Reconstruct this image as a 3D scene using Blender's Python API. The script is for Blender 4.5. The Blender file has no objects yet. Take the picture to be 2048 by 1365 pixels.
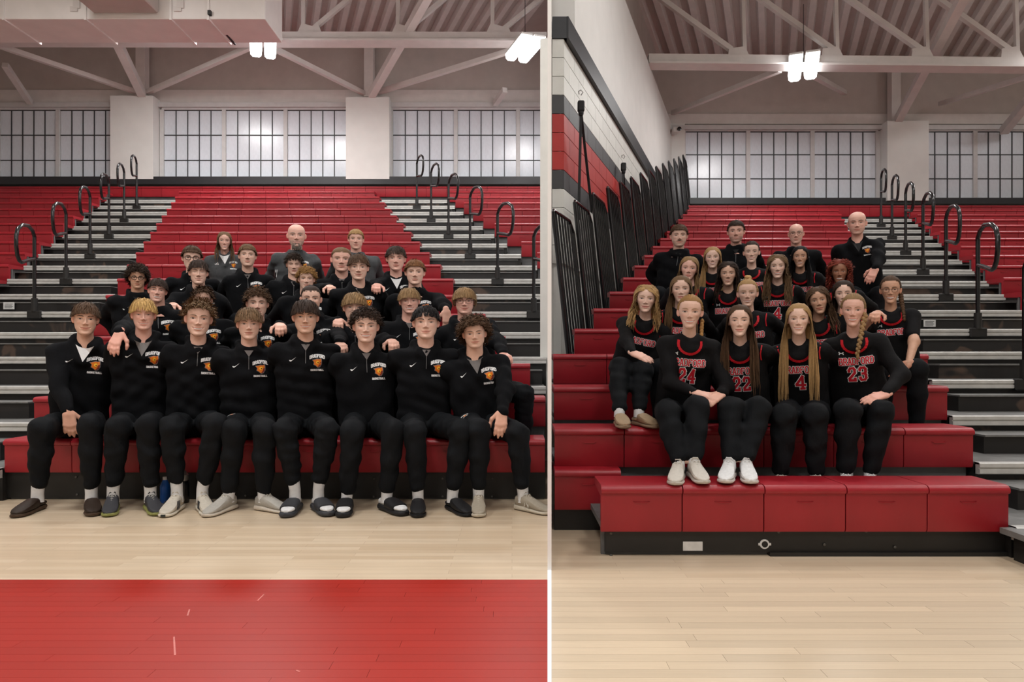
import bpy, math, random
import numpy as np
from mathutils import Vector, Matrix
from mathutils.bvhtree import BVHTree

# ------------------------------------------------------------------ camera, world, exposure
SC = bpy.context.scene
COL = SC.collection
F, HC, YH = 1350.0, 1.03, 720.0          # focal length in pixels of the 2048 frame, eye height, horizon row
cam_d = bpy.data.cameras.new('camera'); cam = bpy.data.objects.new('camera', cam_d); COL.objects.link(cam)
cam.location = (0, 0, HC); cam.rotation_euler = (math.pi / 2, 0, 0)
cam_d.sensor_fit = 'HORIZONTAL'; cam_d.sensor_width = 36.0; cam_d.lens = F / 2048 * 36.0
cam_d.shift_y = (YH - 682.5) / 2048; cam_d.clip_start = 0.05; cam_d.clip_end = 200
SC.camera = cam
W = bpy.data.worlds.new('gym_air'); SC.world = W; W.use_nodes = True
W.node_tree.nodes['Background'].inputs[0].default_value = (0.9, 0.93, 1, 1)
W.node_tree.nodes['Background'].inputs[1].default_value = 0.05
SC.view_settings.view_transform = 'Standard'; SC.view_settings.look = 'None'
SC.view_settings.exposure = -0.12; SC.view_settings.gamma = 1.0; SC.view_settings.use_curve_mapping = False
try:
    SC.cycles.max_bounces = 5; SC.cycles.diffuse_bounces = 3; SC.cycles.glossy_bounces = 2; SC.cycles.adaptive_threshold = 0.03
    SC.cycles.use_denoising = True; SC.cycles.sample_clamp_indirect = 6.0
except Exception: pass
LAMP_W_LEFT, LAMP_W_RIGHT = 112.0, 84.0

# ------------------------------------------------------------------ helpers
def lin(c):
    c = np.asarray(c, float) / 255.0
    return np.where(c <= 0.04045, c / 12.92, ((c + 0.055) / 1.055) ** 2.4)
def L3(r, g, b): return tuple(float(v) for v in lin((r, g, b)))
MATS = {}
def mat(name, col, rough=0.5, var=0.12, scale=8.0, bump=0.0, metal=0.0, stretch=(1, 1, 1), objvar=0.0, emit=0.0, spec=0.5, bscale=None):
    """procedural material: base colour broken up by noise, with fine relief"""
    if name in MATS: return MATS[name]
    m = bpy.data.materials.new(name); m.use_nodes = True; nt = m.node_tree; N = nt.nodes; Lk = nt.links
    b = N['Principled BSDF']; b.inputs['Roughness'].default_value = rough; b.inputs['Metallic'].default_value = metal
    b.inputs['Specular IOR Level'].default_value = spec
    tc = N.new('ShaderNodeTexCoord'); mp = N.new('ShaderNodeMapping'); mp.inputs['Scale'].default_value = stretch
    Lk.new(tc.outputs['Object'], mp.inputs['Vector'])
    nz = N.new('ShaderNodeTexNoise'); nz.inputs['Scale'].default_value = scale; nz.inputs['Detail'].default_value = 4
    Lk.new(mp.outputs[0], nz.inputs['Vector'])
    mr = N.new('ShaderNodeMapRange'); mr.inputs['From Min'].default_value = 0.25; mr.inputs['From Max'].default_value = 0.75
    mr.inputs['To Min'].default_value = 1 - var; mr.inputs['To Max'].default_value = 1 + var
    Lk.new(nz.outputs['Fac'], mr.inputs['Value'])
    hs = N.new('ShaderNodeHueSaturation'); hs.inputs['Color'].default_value = (*col, 1)
    val = mr.outputs[0]
    if objvar:
        oi = N.new('ShaderNodeObjectInfo'); m2 = N.new('ShaderNodeMapRange')
        m2.inputs['To Min'].default_value = 1 - objvar; m2.inputs['To Max'].default_value = 1 + objvar
        Lk.new(oi.outputs['Random'], m2.inputs['Value'])
        mu = N.new('ShaderNodeMath'); mu.operation = 'MULTIPLY'; Lk.new(val, mu.inputs[0]); Lk.new(m2.outputs[0], mu.inputs[1]); val = mu.outputs[0]
    Lk.new(val, hs.inputs['Value']); Lk.new(hs.outputs[0], b.inputs['Base Color'])
    if bump:
        n2 = N.new('ShaderNodeTexNoise'); n2.inputs['Scale'].default_value = bscale or scale * 6; Lk.new(mp.outputs[0], n2.inputs['Vector'])
        bp = N.new('ShaderNodeBump'); bp.inputs['Strength'].default_value = bump; bp.inputs['Distance'].default_value = 0.01
        Lk.new(n2.outputs['Fac'], bp.inputs['Height']); Lk.new(bp.outputs[0], b.inputs['Normal'])
    if emit:
        b.inputs['Emission Color'].default_value = (*col, 1); b.inputs['Emission Strength'].default_value = emit
    MATS[name] = m; return m
def vcol_mat(name, rough=0.5, bump=0.0, scale=60, var=0.06, spec=0.4, aniso=0):
    """procedural material whose base colour is the mesh's own colour attribute times a little noise"""
    if name in MATS: return MATS[name]
    m = mat(name, (1, 1, 1), rough, var, scale, bump, spec=spec)
    N = m.node_tree.nodes; hs = [n for n in N if n.type == 'HUE_SAT'][0]
    at = N.new('ShaderNodeVertexColor'); at.layer_name = 'Col'; m.node_tree.links.new(at.outputs[0], hs.inputs['Color'])
    return m

def link(o, parent=None):
    COL.objects.link(o)
    if parent is not None: o.parent = parent
    return o
def props(o, label=None, cat=None, group=None, kind=None):
    if label: o['label'] = label
    if cat: o['category'] = cat
    if group: o['group'] = group
    if kind: o['kind'] = kind
    return o
def empty(name, loc=(0, 0, 0)):
    o = bpy.data.objects.new(name, None); o.location = loc; o.empty_display_size = 0.1
    return link(o)
def np_mesh(name, V, Q, smooth=True, colors=None):
    """mesh from numpy verts and a list of face arrays (quads/tris as (n,k) arrays)"""
    me = bpy.data.meshes.new(name)
    V = np.asarray(V, np.float32)
    Qs = [np.asarray(q, np.int32) for q in (Q if isinstance(Q, list) else [Q]) if len(q)]
    loops = np.concatenate([q.ravel() for q in Qs]); tot = np.concatenate([np.full(len(q), q.shape[1], np.int32) for q in Qs])
    st = np.concatenate([[0], np.cumsum(tot)[:-1]]).astype(np.int32)
    me.vertices.add(len(V)); me.vertices.foreach_set('co', V.ravel())
    me.loops.add(len(loops)); me.loops.foreach_set('vertex_index', loops)
    me.polygons.add(len(tot)); me.polygons.foreach_set('loop_start', st)
    try: me.polygons.foreach_set('loop_total', tot)
    except Exception: pass
    me.polygons.foreach_set('use_smooth', np.full(len(tot), smooth, dtype=bool))
    if colors is not None:
        ca = me.color_attributes.new('Col', 'FLOAT_COLOR', 'POINT')
        c4 = np.ones((len(V), 4), np.float32); c4[:, :3] = colors; ca.data.foreach_set('color', c4.ravel())
    me.update(calc_edges=True); return me
def obj(name, me, m=None, parent=None, loc=(0, 0, 0), rz=0.0):
    if m is not None and not me.materials: me.materials.append(m)
    o = bpy.data.objects.new(name, me); o.location = loc; o.rotation_euler = (0, 0, rz)
    return link(o, parent)

class MB:
    """collects simple solids into one mesh"""
    def __init__(s): s.v = []; s.f = []
    def add(s, vs, fs):
        k = len(s.v); s.v += [tuple(map(float, p)) for p in vs]; s.f += [tuple(i + k for i in f) for f in fs]; return s
    def box(s, x0, x1, y0, y1, z0, z1, bev=0.0):
        if bev <= 0:
            vs = [(x0, y0, z0), (x1, y0, z0), (x1, y1, z0), (x0, y1, z0), (x0, y0, z1), (x1, y0, z1), (x1, y1, z1), (x0, y1, z1)]
            return s.add(vs, [(0, 3, 2, 1), (4, 5, 6, 7), (0, 1, 5, 4), (1, 2, 6, 5), (2, 3, 7, 6), (3, 0, 4, 7)])
        b = bev
        def ring(z, i): return [(x0 + i, y0 + b, z), (x0 + b, y0 + i, z), (x1 - b, y0 + i, z), (x1 - i, y0 + b, z), (x1 - i, y1 - b, z), (x1 - b, y1 - i, z), (x0 + b, y1 - i, z), (x0 + i, y1 - b, z)]
        vs = ring(z0, b * .7) + ring(z0 + b, 0) + ring(z1 - b, 0) + ring(z1, b * .7)
        fs = [tuple(range(7, -1, -1)), tuple(range(24, 32))]
        for r in range(3):
            for i in range(8): j = (i + 1) % 8; fs.append((r * 8 + i, r * 8 + j, r * 8 + 8 + j, r * 8 + 8 + i))
        return s.add(vs, fs)
    def prism(s, poly, a, b, axis='x'):
        """polygon in the two other axes, extruded from a to b"""
        n = len(poly)
        def p(t, q): return (t, q[0], q[1]) if axis == 'x' else ((q[0], t, q[1]) if axis == 'y' else (q[0], q[1], t))
        vs = [p(a, q) for q in poly] + [p(b, q) for q in poly]
        fs = [tuple(range(n - 1, -1, -1)), tuple(range(n, 2 * n))]
        for i in range(n): j = (i + 1) % n; fs.append((i, j, n + j, n + i))
        return s.add(vs, fs)
    def bar(s, A, B, w, h=None, up=(0, 0, 1)):
        """rectangular bar from A to B"""
        h = w if h is None else h; A, B = Vector(A), Vector(B); d = (B - A).normalized(); u = Vector(up)
        if abs(d.dot(u)) > .98: u = Vector((0, 1, 0))
        r = d.cross(u).normalized() * w / 2; t = r.cross(d).normalized() * h / 2
        vs = [A - r - t, A + r - t, A + r + t, A - r + t, B - r - t, B + r - t, B + r + t, B - r + t]
        return s.add(vs, [(0, 3, 2, 1), (4, 5, 6, 7), (0, 1, 5, 4), (1, 2, 6, 5), (2, 3, 7, 6), (3, 0, 4, 7)])
    def tube(s, pts, r, n=8, closed=False):
        P = [Vector(p) for p in pts]; m = len(P); rs = r if isinstance(r, (list, tuple)) else [r] * m
        vs = []; fs = []; pu = None
        for i in range(m):
            a = P[(i - 1) % m] if (closed or i > 0) else P[i]; b = P[(i + 1) % m] if (closed or i < m - 1) else P[i]
            d = (b - a).normalized()
            if pu is None: pu = Vector((0, 0, 1)) if abs(d.z) < .9 else Vector((1, 0, 0))
            x = d.cross(pu)
            if x.length < 1e-4: x = d.cross(Vector((0, 1, 0)))
            x.normalize(); y = x.cross(d).normalized(); pu = y
            for k in range(n): t = 2 * math.pi * k / n; vs.append(P[i] + (x * math.cos(t) + y * math.sin(t)) * rs[i])
        for i in range(m if closed else m - 1):
            for k in range(n):
                a, b = i * n + k, i * n + (k + 1) % n; c, e = ((i + 1) % m) * n + k, ((i + 1) % m) * n + (k + 1) % n
                fs.append((a, b, e, c))
        if not closed: fs += [tuple(range(n - 1, -1, -1)), tuple(range((m - 1) * n, m * n))]
        return s.add(vs, fs)
    def lathe(s, prof, c=(0, 0, 0), n=16, axis='z'):
        vs = []; fs = []
        for (r, z) in prof:
            for k in range(n):
                t = 2 * math.pi * k / n; x, y = r * math.cos(t), r * math.sin(t)
                vs.append((c[0] + x, c[1] + y, c[2] + z) if axis == 'z' else (c[0] + x, c[1] - z, c[2] + y))
        m = len(prof)
        for i in range(m - 1):
            for k in range(n): fs.append((i * n + k, i * n + (k + 1) % n, (i + 1) * n + (k + 1) % n, (i + 1) * n + k))
        fs += [tuple(range(n - 1, -1, -1)), tuple(range((m - 1) * n, m * n))]
        return s.add(vs, fs)
    def mesh(s, name, smooth=False):
        me = bpy.data.meshes.new(name); me.from_pydata(s.v, [], s.f); me.update()
        if smooth:
            me.polygons.foreach_set('use_smooth', np.ones(len(me.polygons), bool))
            try: me.set_sharp_from_angle(angle=0.7)
            except Exception: pass
        return me
    def build(s, name, m, parent=None, smooth=False, loc=(0, 0, 0)):
        return obj(name, s.mesh(name, smooth), m, parent, loc)
def at(px, py, d): return Vector(((px - 1024) * d / F, d, HC - (py - YH) * d / F))   # a measured point of the place at distance d

# ------------------------------------------------------------------ materials of the place
M_RED = mat('red_seat_plastic', L3(158, 27, 39), 0.40, 0.16, 5.0, 0.06, objvar=0.06, stretch=(1, 1, .35))
M_DECK = mat('grey_deck_board', L3(104, 104, 104), 0.6, 0.2, 6, 0.1)
M_BLACK = mat('black_painted_steel', L3(26, 25, 24), 0.5, 0.25, 7, 0.05)
M_RISER = mat('worn_black_riser', L3(28, 26, 25), 0.55, 0.3, 4, 0.08)
M_ALU = mat('ribbed_aluminium', L3(205, 204, 200), 0.42, 0.12, 14, 0.05, metal=0.25)
M_ALU2 = mat('dull_aluminium_tread', L3(120, 120, 118), 0.5, 0.2, 14, 0.05, metal=0.2)
M_RAIL = mat('gloss_black_rail', L3(22, 22, 24), 0.22, 0.15, 20, 0.02)
M_WHITE = mat('white_wall_paint', L3(226, 224, 220), 0.6, 0.04, 3, 0.05)
M_TAUPE = mat('cream_block_paint', L3(192, 182, 176), 0.7, 0.06, 4, 0.1)
M_STEEL = mat('cream_steel_paint', L3(218, 211, 207), 0.55, 0.06, 5, 0.03)
M_PANE = mat('white_translucent_pane', L3(222, 228, 236), 0.22, 0.05, 9, 0.03, objvar=0.025)
M_MUNT = mat('dark_muntin', L3(52, 54, 58), 0.5, 0.1, 9)
M_FRAME = mat('pale_window_frame', L3(205, 203, 202), 0.5, 0.05, 9)
M_WRED = mat('red_block_paint', L3(176, 42, 36), 0.5, 0.08, 6, 0.08, objvar=0.05)
M_WBLK = mat('charcoal_block_paint', L3(62, 62, 64), 0.5, 0.1, 6, 0.08, objvar=0.05)
M_WWHT = mat('white_block_paint', L3(222, 222, 216), 0.5, 0.05, 6, 0.06, objvar=0.03)
M_BAND = mat('dark_wall_band', L3(36, 37, 40), 0.45, 0.1, 8)
M_DUCT = mat('white_duct_sheet', L3(232, 226, 222), 0.5, 0.05, 3, 0.04)
M_LAMP = mat('lit_lamp_diffuser', (1.0, 1.0, 1.0), 0.4, 0.02, 8, emit=16.0)
M_PLATE = mat('white_label_plate', L3(226, 226, 224), 0.5, 0.1, 30)
M_BOLT = mat('scuffed_bolt', L3(90, 88, 84), 0.5, 0.2, 30, metal=0.5)
# ------------------------------------------------------------------ floor
def floor_mat(name, c1, c2, mort, rough, red=False):
    m = mat(name, c1, rough, 0.05, 3, 0.0, stretch=(1, 9, 1)); nt = m.node_tree; N = nt.nodes; Lk = nt.links
    hs = [n for n in N if n.type == 'HUE_SAT'][0]; tc = [n for n in N if n.type == 'TEX_COORD'][0]
    br = N.new('ShaderNodeTexBrick'); br.inputs['Color1'].default_value = (*c1, 1); br.inputs['Color2'].default_value = (*c2, 1); br.inputs['Mortar'].default_value = (*mort, 1)
    br.inputs['Scale'].default_value = 1; br.inputs['Mortar Size'].default_value = 0.0012; br.inputs['Brick Width'].default_value = 0.83; br.inputs['Row Height'].default_value = 0.058
    br.offset = 0.37; br.offset_frequency = 2; br.squash = 1.0
    Lk.new(tc.outputs['Object'], br.inputs['Vector']); Lk.new(br.outputs['Color'], hs.inputs['Color'])
    return m
MAPLE, MAPLE2 = L3(213, 194, 168), L3(198, 176, 148)
M_FLOOR = floor_mat('maple_floor', MAPLE, MAPLE2, L3(184, 160, 134), 0.33)
M_PLANK = mat('maple_plank', L3(207, 188, 162), 0.33, 0.11, 5, 0.02, stretch=(1, 12, 1), objvar=0.09)
M_REDPL = mat('red_painted_plank', L3(162, 38, 27), 0.36, 0.07, 5, 0.02, stretch=(.6, 14, 1), objvar=0.05, spec=.35)
EDGE = 3.16
fl = MB().box(-14, 13, EDGE, 17, -.06, 0).box(-14, 13, -9, 1.9, -.06, 0).box(-14, -4.2, 1.9, EDGE, -.06, 0).box(4.2, 13, 1.9, EDGE, -.06, 0).box(-4.2, 4.2, 1.9, EDGE, -.06, -.02)
floor = props(fl.build('floor', M_FLOOR), 'polished maple strip floor of the gym', kind='structure')
pl_me = MB().box(-.5, .5, -.5, .5, -.5, .5).mesh('plank'); pl_me2 = pl_me.copy()
pl_me.materials.append(M_PLANK); pl_me2.materials.append(M_REDPL)
rng = random.Random(4)
y = 1.9; RW = (EDGE - 1.9) / 22
for r in range(22):
    for (xa, xb, me) in ((-4.2, None, pl_me2), (None, 4.2, pl_me)):
        yc = y + RW / 2; xs = 0.0556 * yc
        a = xa if xa is not None else xs; b = xb if xb is not None else xs
        x = a
        while x < b - 1e-6:
            ln = min(rng.choice((.45, .6, .8, 1.0, 1.25)) * rng.uniform(.85, 1.15) * (1.25 if me is pl_me2 else 1), b - x)
            if b - x - ln < .2: ln = b - x
            o = bpy.data.objects.new('plank', me); o.location = (x + ln / 2, yc, -.01); o.scale = (ln - .0012, RW - .0009, .02); link(o, floor)
            x += ln
    y += RW
# white line painted on the floor where the two halls meet
ln = MB(); a, b = 1.9, 3.3
ln.add([(.0526 * a, a, .0012), (.0585 * a, a, .0012), (.0585 * b, b, .0012), (.0526 * b, b, .0012)], [(0, 1, 2, 3)])
props(ln.build('trim_1', mat('white_line_paint', L3(250, 250, 250), .5, .02, 5)), 'narrow white line on the floor before the dividing wall', kind='structure')
# scuff marks on the red paint
M_SCUFF = mat('pale_scuff', L3(205, 120, 112), .5, .2, 30)
for (p, q) in (((348, 1275), (350, 1312)), ((515, 1203), (528, 1190)), ((375, 1233), (379, 1220)), ((592, 1342), (600, 1345))):
    da, db = F * HC / (p[1] - YH), F * HC / (q[1] - YH)
    A, B = at(p[0], p[1], da), at(q[0], q[1], db); A.z = B.z = .0008
    MB().bar(A, B, .006, .0012).build('scuff_mark', M_SCUFF, floor)

# ------------------------------------------------------------------ walls, ceiling, divider
DWL, DWR = 16.4, 15.2
def st(mb, name, m, label, parent=None):
    o = mb.build(name, m, parent)
    return props(o, label, kind='structure') if parent is None else o
w = MB(); k = .0556
th = .0059 * 3.3 / 2
w.add([(k * 3.3 - th, 3.3, 0), (k * 3.3 + th, 3.3, 0), (k * 16.6 + th, 16.6, 0), (k * 16.6 - th, 16.6, 0), (k * 3.3 - th, 3.3, 9), (k * 3.3 + th, 3.3, 9), (k * 16.6 + th, 16.6, 9), (k * 16.6 - th, 16.6, 9)],
      [(0, 3, 2, 1), (4, 5, 6, 7), (0, 1, 5, 4), (1, 2, 6, 5), (2, 3, 7, 6), (3, 0, 4, 7)])
st(w, 'wall_divider', mat('bright_white_paint', L3(252, 252, 252), .6, .01, 3), 'thin white dividing wall between the two halls, seen edge on')
ZL = lambda py: HC + (YH - py) * DWL / F
ZR = lambda py: HC + (YH - py) * DWR / F
XLw = lambda px: (px - 1024) * DWL / F
XRw = lambda px: (px - 1024) * DWR / F
wl = MB().box(-14, .9, DWL, DWL + .2, 0, 9.0)
wall_bl = st(wl, 'wall_back_left', M_TAUPE, 'cream block end wall of the left hall')
wr = MB().box(.9, 13, DWR, DWR + .2, 0, 9.0)
wall_br = st(wr, 'wall_back_right', M_TAUPE, 'cream block end wall of the right hall')
st(MB().box(-14.2, -14, -9, 17, 0, 9), 'wall_left', M_WHITE, 'white side wall far to the left')
st(MB().box(13, 13.2, -9, 17, 0, 9), 'wall_right', M_WHITE, 'white side wall far to the right')
st(MB().box(-14, 13, -9.2, -9, 0, 9), 'wall_front', M_WHITE, 'white wall behind the photographer')
# bond beams, conduits, black bands
st(MB().box(-14, .9, DWL - .06, DWL, ZL(207), ZL(182)), 'trim_2', M_STEEL, 'pale beam along the left end wall above the windows')
st(MB().box(-14, .9, DWL - .14, DWL - .05, ZL(218), ZL(209)), 'trim_3', M_FRAME, 'rail along the top of the left windows')
st(MB().box(-14, .9, DWL - .35, DWL, ZL(376), ZL(361)), 'trim_4', M_BAND, 'black band under the left windows')
st(MB().box(3.5, 13, DWR - .06, DWR, ZR(250), ZR(230)), 'trim_5', M_STEEL, 'pale beam along the right end wall above the windows')
st(MB().box(3.5, 13, DWR - .14, DWR - .05, ZR(263), ZR(254)), 'trim_6', M_FRAME, 'rail along the top of the right windows')
st(MB().box(3.3, 13, DWR - .3, DWR, ZR(414), ZR(402)), 'trim_7', M_BAND, 'black band under the right windows')
for i, (a, b, Z, X, D, y0, y1) in enumerate(((238, 322, ZL, XLw, DWL, 366, 203), (699, 784, ZL, XLw, DWL, 366, 206), (1757, 1838, ZR, XRw, DWR, 409, 253), (1340, 1367, ZR, XRw, DWR, 409, 251))):
    mb = MB().box(X(a), X(b), D - .36 if i < 3 else D - .12, D, Z(y0), Z(y1))
    st(mb, 'wall_pilaster', M_WHITE, ['white pilaster right of the leftmost window', 'white pilaster in the middle of the left hall windows', 'white pilaster at the right of the right hall windows', 'narrow white pier in the right hall corner'][i])
# windows: frame with every pane and muntin built
pane_me = MB().box(-.5, .5, -.5, .5, -.5, .5).mesh('pane'); pane_me.materials.append(M_PANE)
def window(name, units, Z, X, D, ys, label):
    root = None; fr = MB(); mu = MB()
    x0, x1 = X(units[0][0]) - .05, X(units[-1][1]) + .05; zt, zb = Z(ys[0]), Z(ys[-1])
    fr.box(x0, x1, D - .08, D - .005, zt, zt + .06).box(x0, x1, D - .08, D - .005, zb - .03, zb)
    edges = [x0] + [(X(units[i][1]) + X(units[i + 1][0])) / 2 for i in range(len(units) - 1)] + [x1]
    for e in edges: fr.box(e - .045, e + .045, D - .085, D - .005, zb, zt)
    root = props(fr.build(name, M_FRAME), label, kind='structure')
    for (a, b) in units:
        xa, xb = X(a), X(b); n = max(1, round((b - a) / 23.6)); cw = (xb - xa) / n
        for c in range(n):
            for r in range(3):
                z1, z0 = Z(ys[r]), Z(ys[r + 1])
                o = bpy.data.objects.new('pane', pane_me); o.location = (xa + (c + .5) * cw, D - .025, (z0 + z1) / 2); o.scale = (cw, .03, z1 - z0); link(o, root)
            if c: MB().box(xa + c * cw - .010, xa + c * cw + .010, D - .055, D - .03, zb, zt).build('muntin', M_MUNT, root)
        for r in (1, 2): MB().box(xa, xb, D - .057, D - .03, Z(ys[r]) - .010, Z(ys[r]) + .010).build('muntin', M_MUNT, root)
        MB().box(xa, xb, D - .057, D - .03, zt - .016, zt).build('muntin', M_MUNT, root)
LY, RY = (222, 272, 322, 362), (265, 311, 359, 404)
window('window_1', [(-240, -125), (-118, -4), (4, 115), (124, 236)], ZL, XLw, DWL, LY, 'gridded white window at the far left')
window('window_2', [(331, 447), (454, 569), (577, 693)], ZL, XLw, DWL, LY, 'gridded white window between the two left hall pilasters')
window('window_3', [(787, 908), (916, 1032), (1040, 1094)], ZL, XLw, DWL, LY, 'gridded white window at the right of the left hall')
window('window_4', [(1370, 1490), (1498, 1618), (1626, 1748)], ZR, XRw, DWR, RY, 'gridded white window left of the right hall pilaster')
window('window_5', [(1842, 1942), (1950, 2068), (2076, 2190)], ZR, XRw, DWR, RY, 'gridded white window at the far right')
# ceilings with ribbed steel deck
AXL, AXR = -.365, .385                     # sideways run of each hall per metre of depth
cl = st(MB().box(-14, .9, -9, 17, 8.9, 9.1), 'ceiling', M_TAUPE, 'ribbed steel roof deck over the left hall')
cr = st(MB().add([(.05, -9, 7.9), (13, -9, 7.9), (13, 17, 7.9), (.93, 17, 7.9), (.05, -9, 8.1), (13, -9, 8.1), (13, 17, 8.1), (.93, 17, 8.1)], [(0, 3, 2, 1), (4, 5, 6, 7), (0, 1, 5, 4), (1, 2, 6, 5), (2, 3, 7, 6), (3, 0, 4, 7)]), 'ceiling_right', M_TAUPE, 'ribbed steel roof deck over the right hall')
def rib(x, d0, d1, ax, z, par):
    mb = MB(); dw = .1
    A = [(x - dw, z), (x + dw, z), (x + dw * .6, z - .1), (x - dw * .6, z - .1)]
    vs = [(p[0] + ax * (d0 - 15), d0, p[1]) for p in A] + [(p[0] + ax * (d1 - 15), d1, p[1]) for p in A]
    mb.add(vs, [(0, 1, 2, 3), (7, 6, 5, 4), (0, 4, 5, 1), (1, 5, 6, 2), (2, 6, 7, 3), (3, 7, 4, 0)]); mb.build('deck_rib', M_STEEL, par)
for i in range(20): rib(-5.6 + i * .32, 13.0, 16.4, AXL, 8.9, cl)
for i in range(26): rib(2.6 + i * .33, 11.2, 15.2, AXR, 7.9, cr)
# right hall side wall: painted blocks, black cap, white upper wall
WX0, WK, DC = -1.97, .367, 6.79
def wx(d): return WX0 + WK * d
wn = math.hypot(WK, 1)
def wbox(d0, d1, z0, z1, t0, t1):
    """a slab of the oblique side wall: t is the depth off its face (towards the room positive)"""
    nx, ny = 1 / wn, -WK / wn
    P = []
    for z in (z0, z1):
        for d, t in ((d0, -t0), (d0, t1), (d1, t1), (d1, -t0)): P.append((wx(d) + nx * t, d + ny * t, z))
    return MB().add(P, [(0, 1, 2, 3), (7, 6, 5, 4), (0, 4, 5, 1), (1, 5, 6, 2), (2, 6, 7, 3), (3, 7, 4, 0)])
sw = wbox(DC, DWR + .2, 0, 4.3, .25, -.03); v = sw.v
sw.box(.42, wx(DC) - .035, DC + .03, DC + .12, 0, 4.3)
wall_s = st(sw, 'wall_side_right_hall', M_WWHT, 'striped block side wall of the right hall')
st(wbox(DC - .01, DWR, 4.26, 4.475, .02, .05).box(.405, wx(DC) + .03, DC - .02, DC + .1, 4.26, 4.475), 'trim_8', M_BAND, 'black cap band along the striped side wall')
uw = wbox(DC + .4, DWR, 4.475, 6.3, .3, .0)
st(uw, 'wall_upper_right_hall', M_WHITE, 'tall white upper wall above the black cap band')
st(wbox(5, DWR, 6.3, 7.9, .5, -.3), 'wall_gable_right_hall', M_TAUPE, 'cream wall strip under the right hall roof')
CH = .1885
courses = [M_WWHT] * 3 + [M_WBLK] + [M_WRED] * 3 + [M_WBLK] + [M_WWHT] * 4
bme = {}
nx, ny = 1 / wn, -WK / wn
for ci, m in enumerate(courses):
    zt = 4.26 - ci * CH; BL = .4; j = 0; d = DC; off = (ci % 2) * .5
    for j in range(15):
        l0 = (j - off) * BL / wn if not (j == 0) else 0; l1 = (j + 1 - off) * BL / wn
        d0, d1 = DC + max(l0, 0), DC + l1
        b = wbox(d0 + .003, d1 - .003, zt - CH + .004, zt - .004, .03, 0)
        b.build('block', m, wall_s)
    wbox(DC + l1, DWR, zt - CH + .004, zt - .004, .03, 0).build('block_course', m, wall_s)
    MB().box(.405, wx(DC) - .002, DC - .002, DC + .03, zt - CH + .004, zt - .004).build('block', m, wall_s)
# hoist straps hanging on the side wall
M_STRAP = mat('black_strap', L3(20, 20, 22), .7, .2, 30, .1)
M_HOOK = mat('steel_hook', L3(150, 148, 145), .35, .1, 30, metal=.8)
def strap(px, py, d, legs, label):
    P = at(px, py, d); t = empty('hoist_strap', P); props(t, label, 'strap', 'straps on the side wall')
    MB().tube([(0, 0, .12), (.02, 0, .15), (.0, 0, .175), (-.025, 0, .16), (-.02, 0, .13)], .006, 6).build('hook', M_HOOK, t, True)
    MB().box(-.035, .035, -.03, .03, -.05, .06, .012).lathe([(.02, -.09), (.028, -.07), (.028, -.05)], n=10).build('ratchet', M_STRAP, t)
    for (qx, qy, dd) in legs:
        Q = at(qx, qy, dd) - P; MB().bar((0, 0, -.05), Q, .028, .008).build('webbing', M_STRAP, t)
strap(1162, 214, 6.95, ((1157, 440, 6.9), (1184, 425, 7.35)), 'long black hoist strap hanging down the near side wall')
strap(1247, 335, 9.3, ((1245, 382, 9.25), (1249, 376, 9.35)), 'short black hoist strap farther along the side wall')
cm = empty('security_camera', at(1352, 262, 14.9)); props(cm, 'small white security camera in the corner of the right hall', 'camera')
MB().box(-.1, .06, -.12, .12, -.05, .05, .02).build('camera_body', M_WHITE, cm); MB().lathe([(.045, 0), (.045, .03), (.02, .035)], (.04, -.12, 0), 12, 'y').build('lens', M_RAIL, cm)

# ------------------------------------------------------------------ bleachers
DL0, DD, HL0, HHL = 4.913, .639, .45, .273
DR0, DDR, HR0, HHR = 3.497, .645, .377, .2336
def rowL(n): return DL0 + DD * n, HL0 + HHL * n
def rowR(n): return DR0 + DDR * n, HR0 + HHR * n
PROF = [(.30, 0), (.035, 0), (.016, -.005), (.004, -.016), (0, -.03), (.005, -.042), (.018, -.047), (.019, -.232), (.026, -.245), (.05, -.245), (.05, -.06), (.30, -.04)]
def seat_mesh(wd):
    mb = MB().prism(PROF, -wd / 2 + .003, wd / 2 - .003)
    mb.prism([(-.045, -.085), (-.03, -.094), (.03, -.094), (.045, -.085), (.03, -.089), (-.03, -.089)], .012, .022, 'y')   # finger pull
    me = mb.mesh('seat', True); me.materials.append(M_RED); return me
SEAT_L, SEAT_R = seat_mesh(.483), seat_mesh(.434)
def bleacher(label, rows, rowf, xl, xr, wd, me, DDx, Hx, anchor='l', group='bleacher sections'):
    t = empty('bleacher_section', (0, 0, 0)); props(t, label, 'bleacher', group)
    for n in rows:
        d, h = rowf(n); a, b = xl(n), xr(n)
        mb = MB().box(a + .01, b - .01, d + .05, d + DDx + .06, h - .24, h - .21).box(a + .01, b - .01, d + .075, d + .1, max(0, h - .24 - Hx), h - .05)
        row = mb.build('bench_row', M_DECK, t)
        cnt = max(1, round((b - a) / wd)) if anchor != 'clip' else int(math.ceil((b - a) / wd - .02))
        for i in range(cnt):
            if anchor == 'r': x = b - (i + .5) * wd
            else: x = a + (i + .5) * wd
            s = 1.0
            if anchor == 'l': ww = (b - a) / cnt; x = a + (i + .5) * ww; s = ww / wd
            if anchor == 'clip' and x + wd / 2 > b: ww = b - (x - wd / 2); x = b - ww / 2; s = ww / wd
            if s < .05: continue
            o = bpy.data.objects.new('seat', me); o.location = (x, d, h); o.scale = (s, 1, 1); link(o, row)
    return t
def partx(d): return .0556 * d
XCL = lambda n: -3.71 - .2355 * n
XCR = lambda n: .635 - .2325 * n
def XCRc(n): return min(XCR(n), partx(rowL(n)[0]) - .03)
XLL = lambda n: -5.36 - .235 * n
XRRl = lambda n: 2.2 - .228 * n
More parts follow.
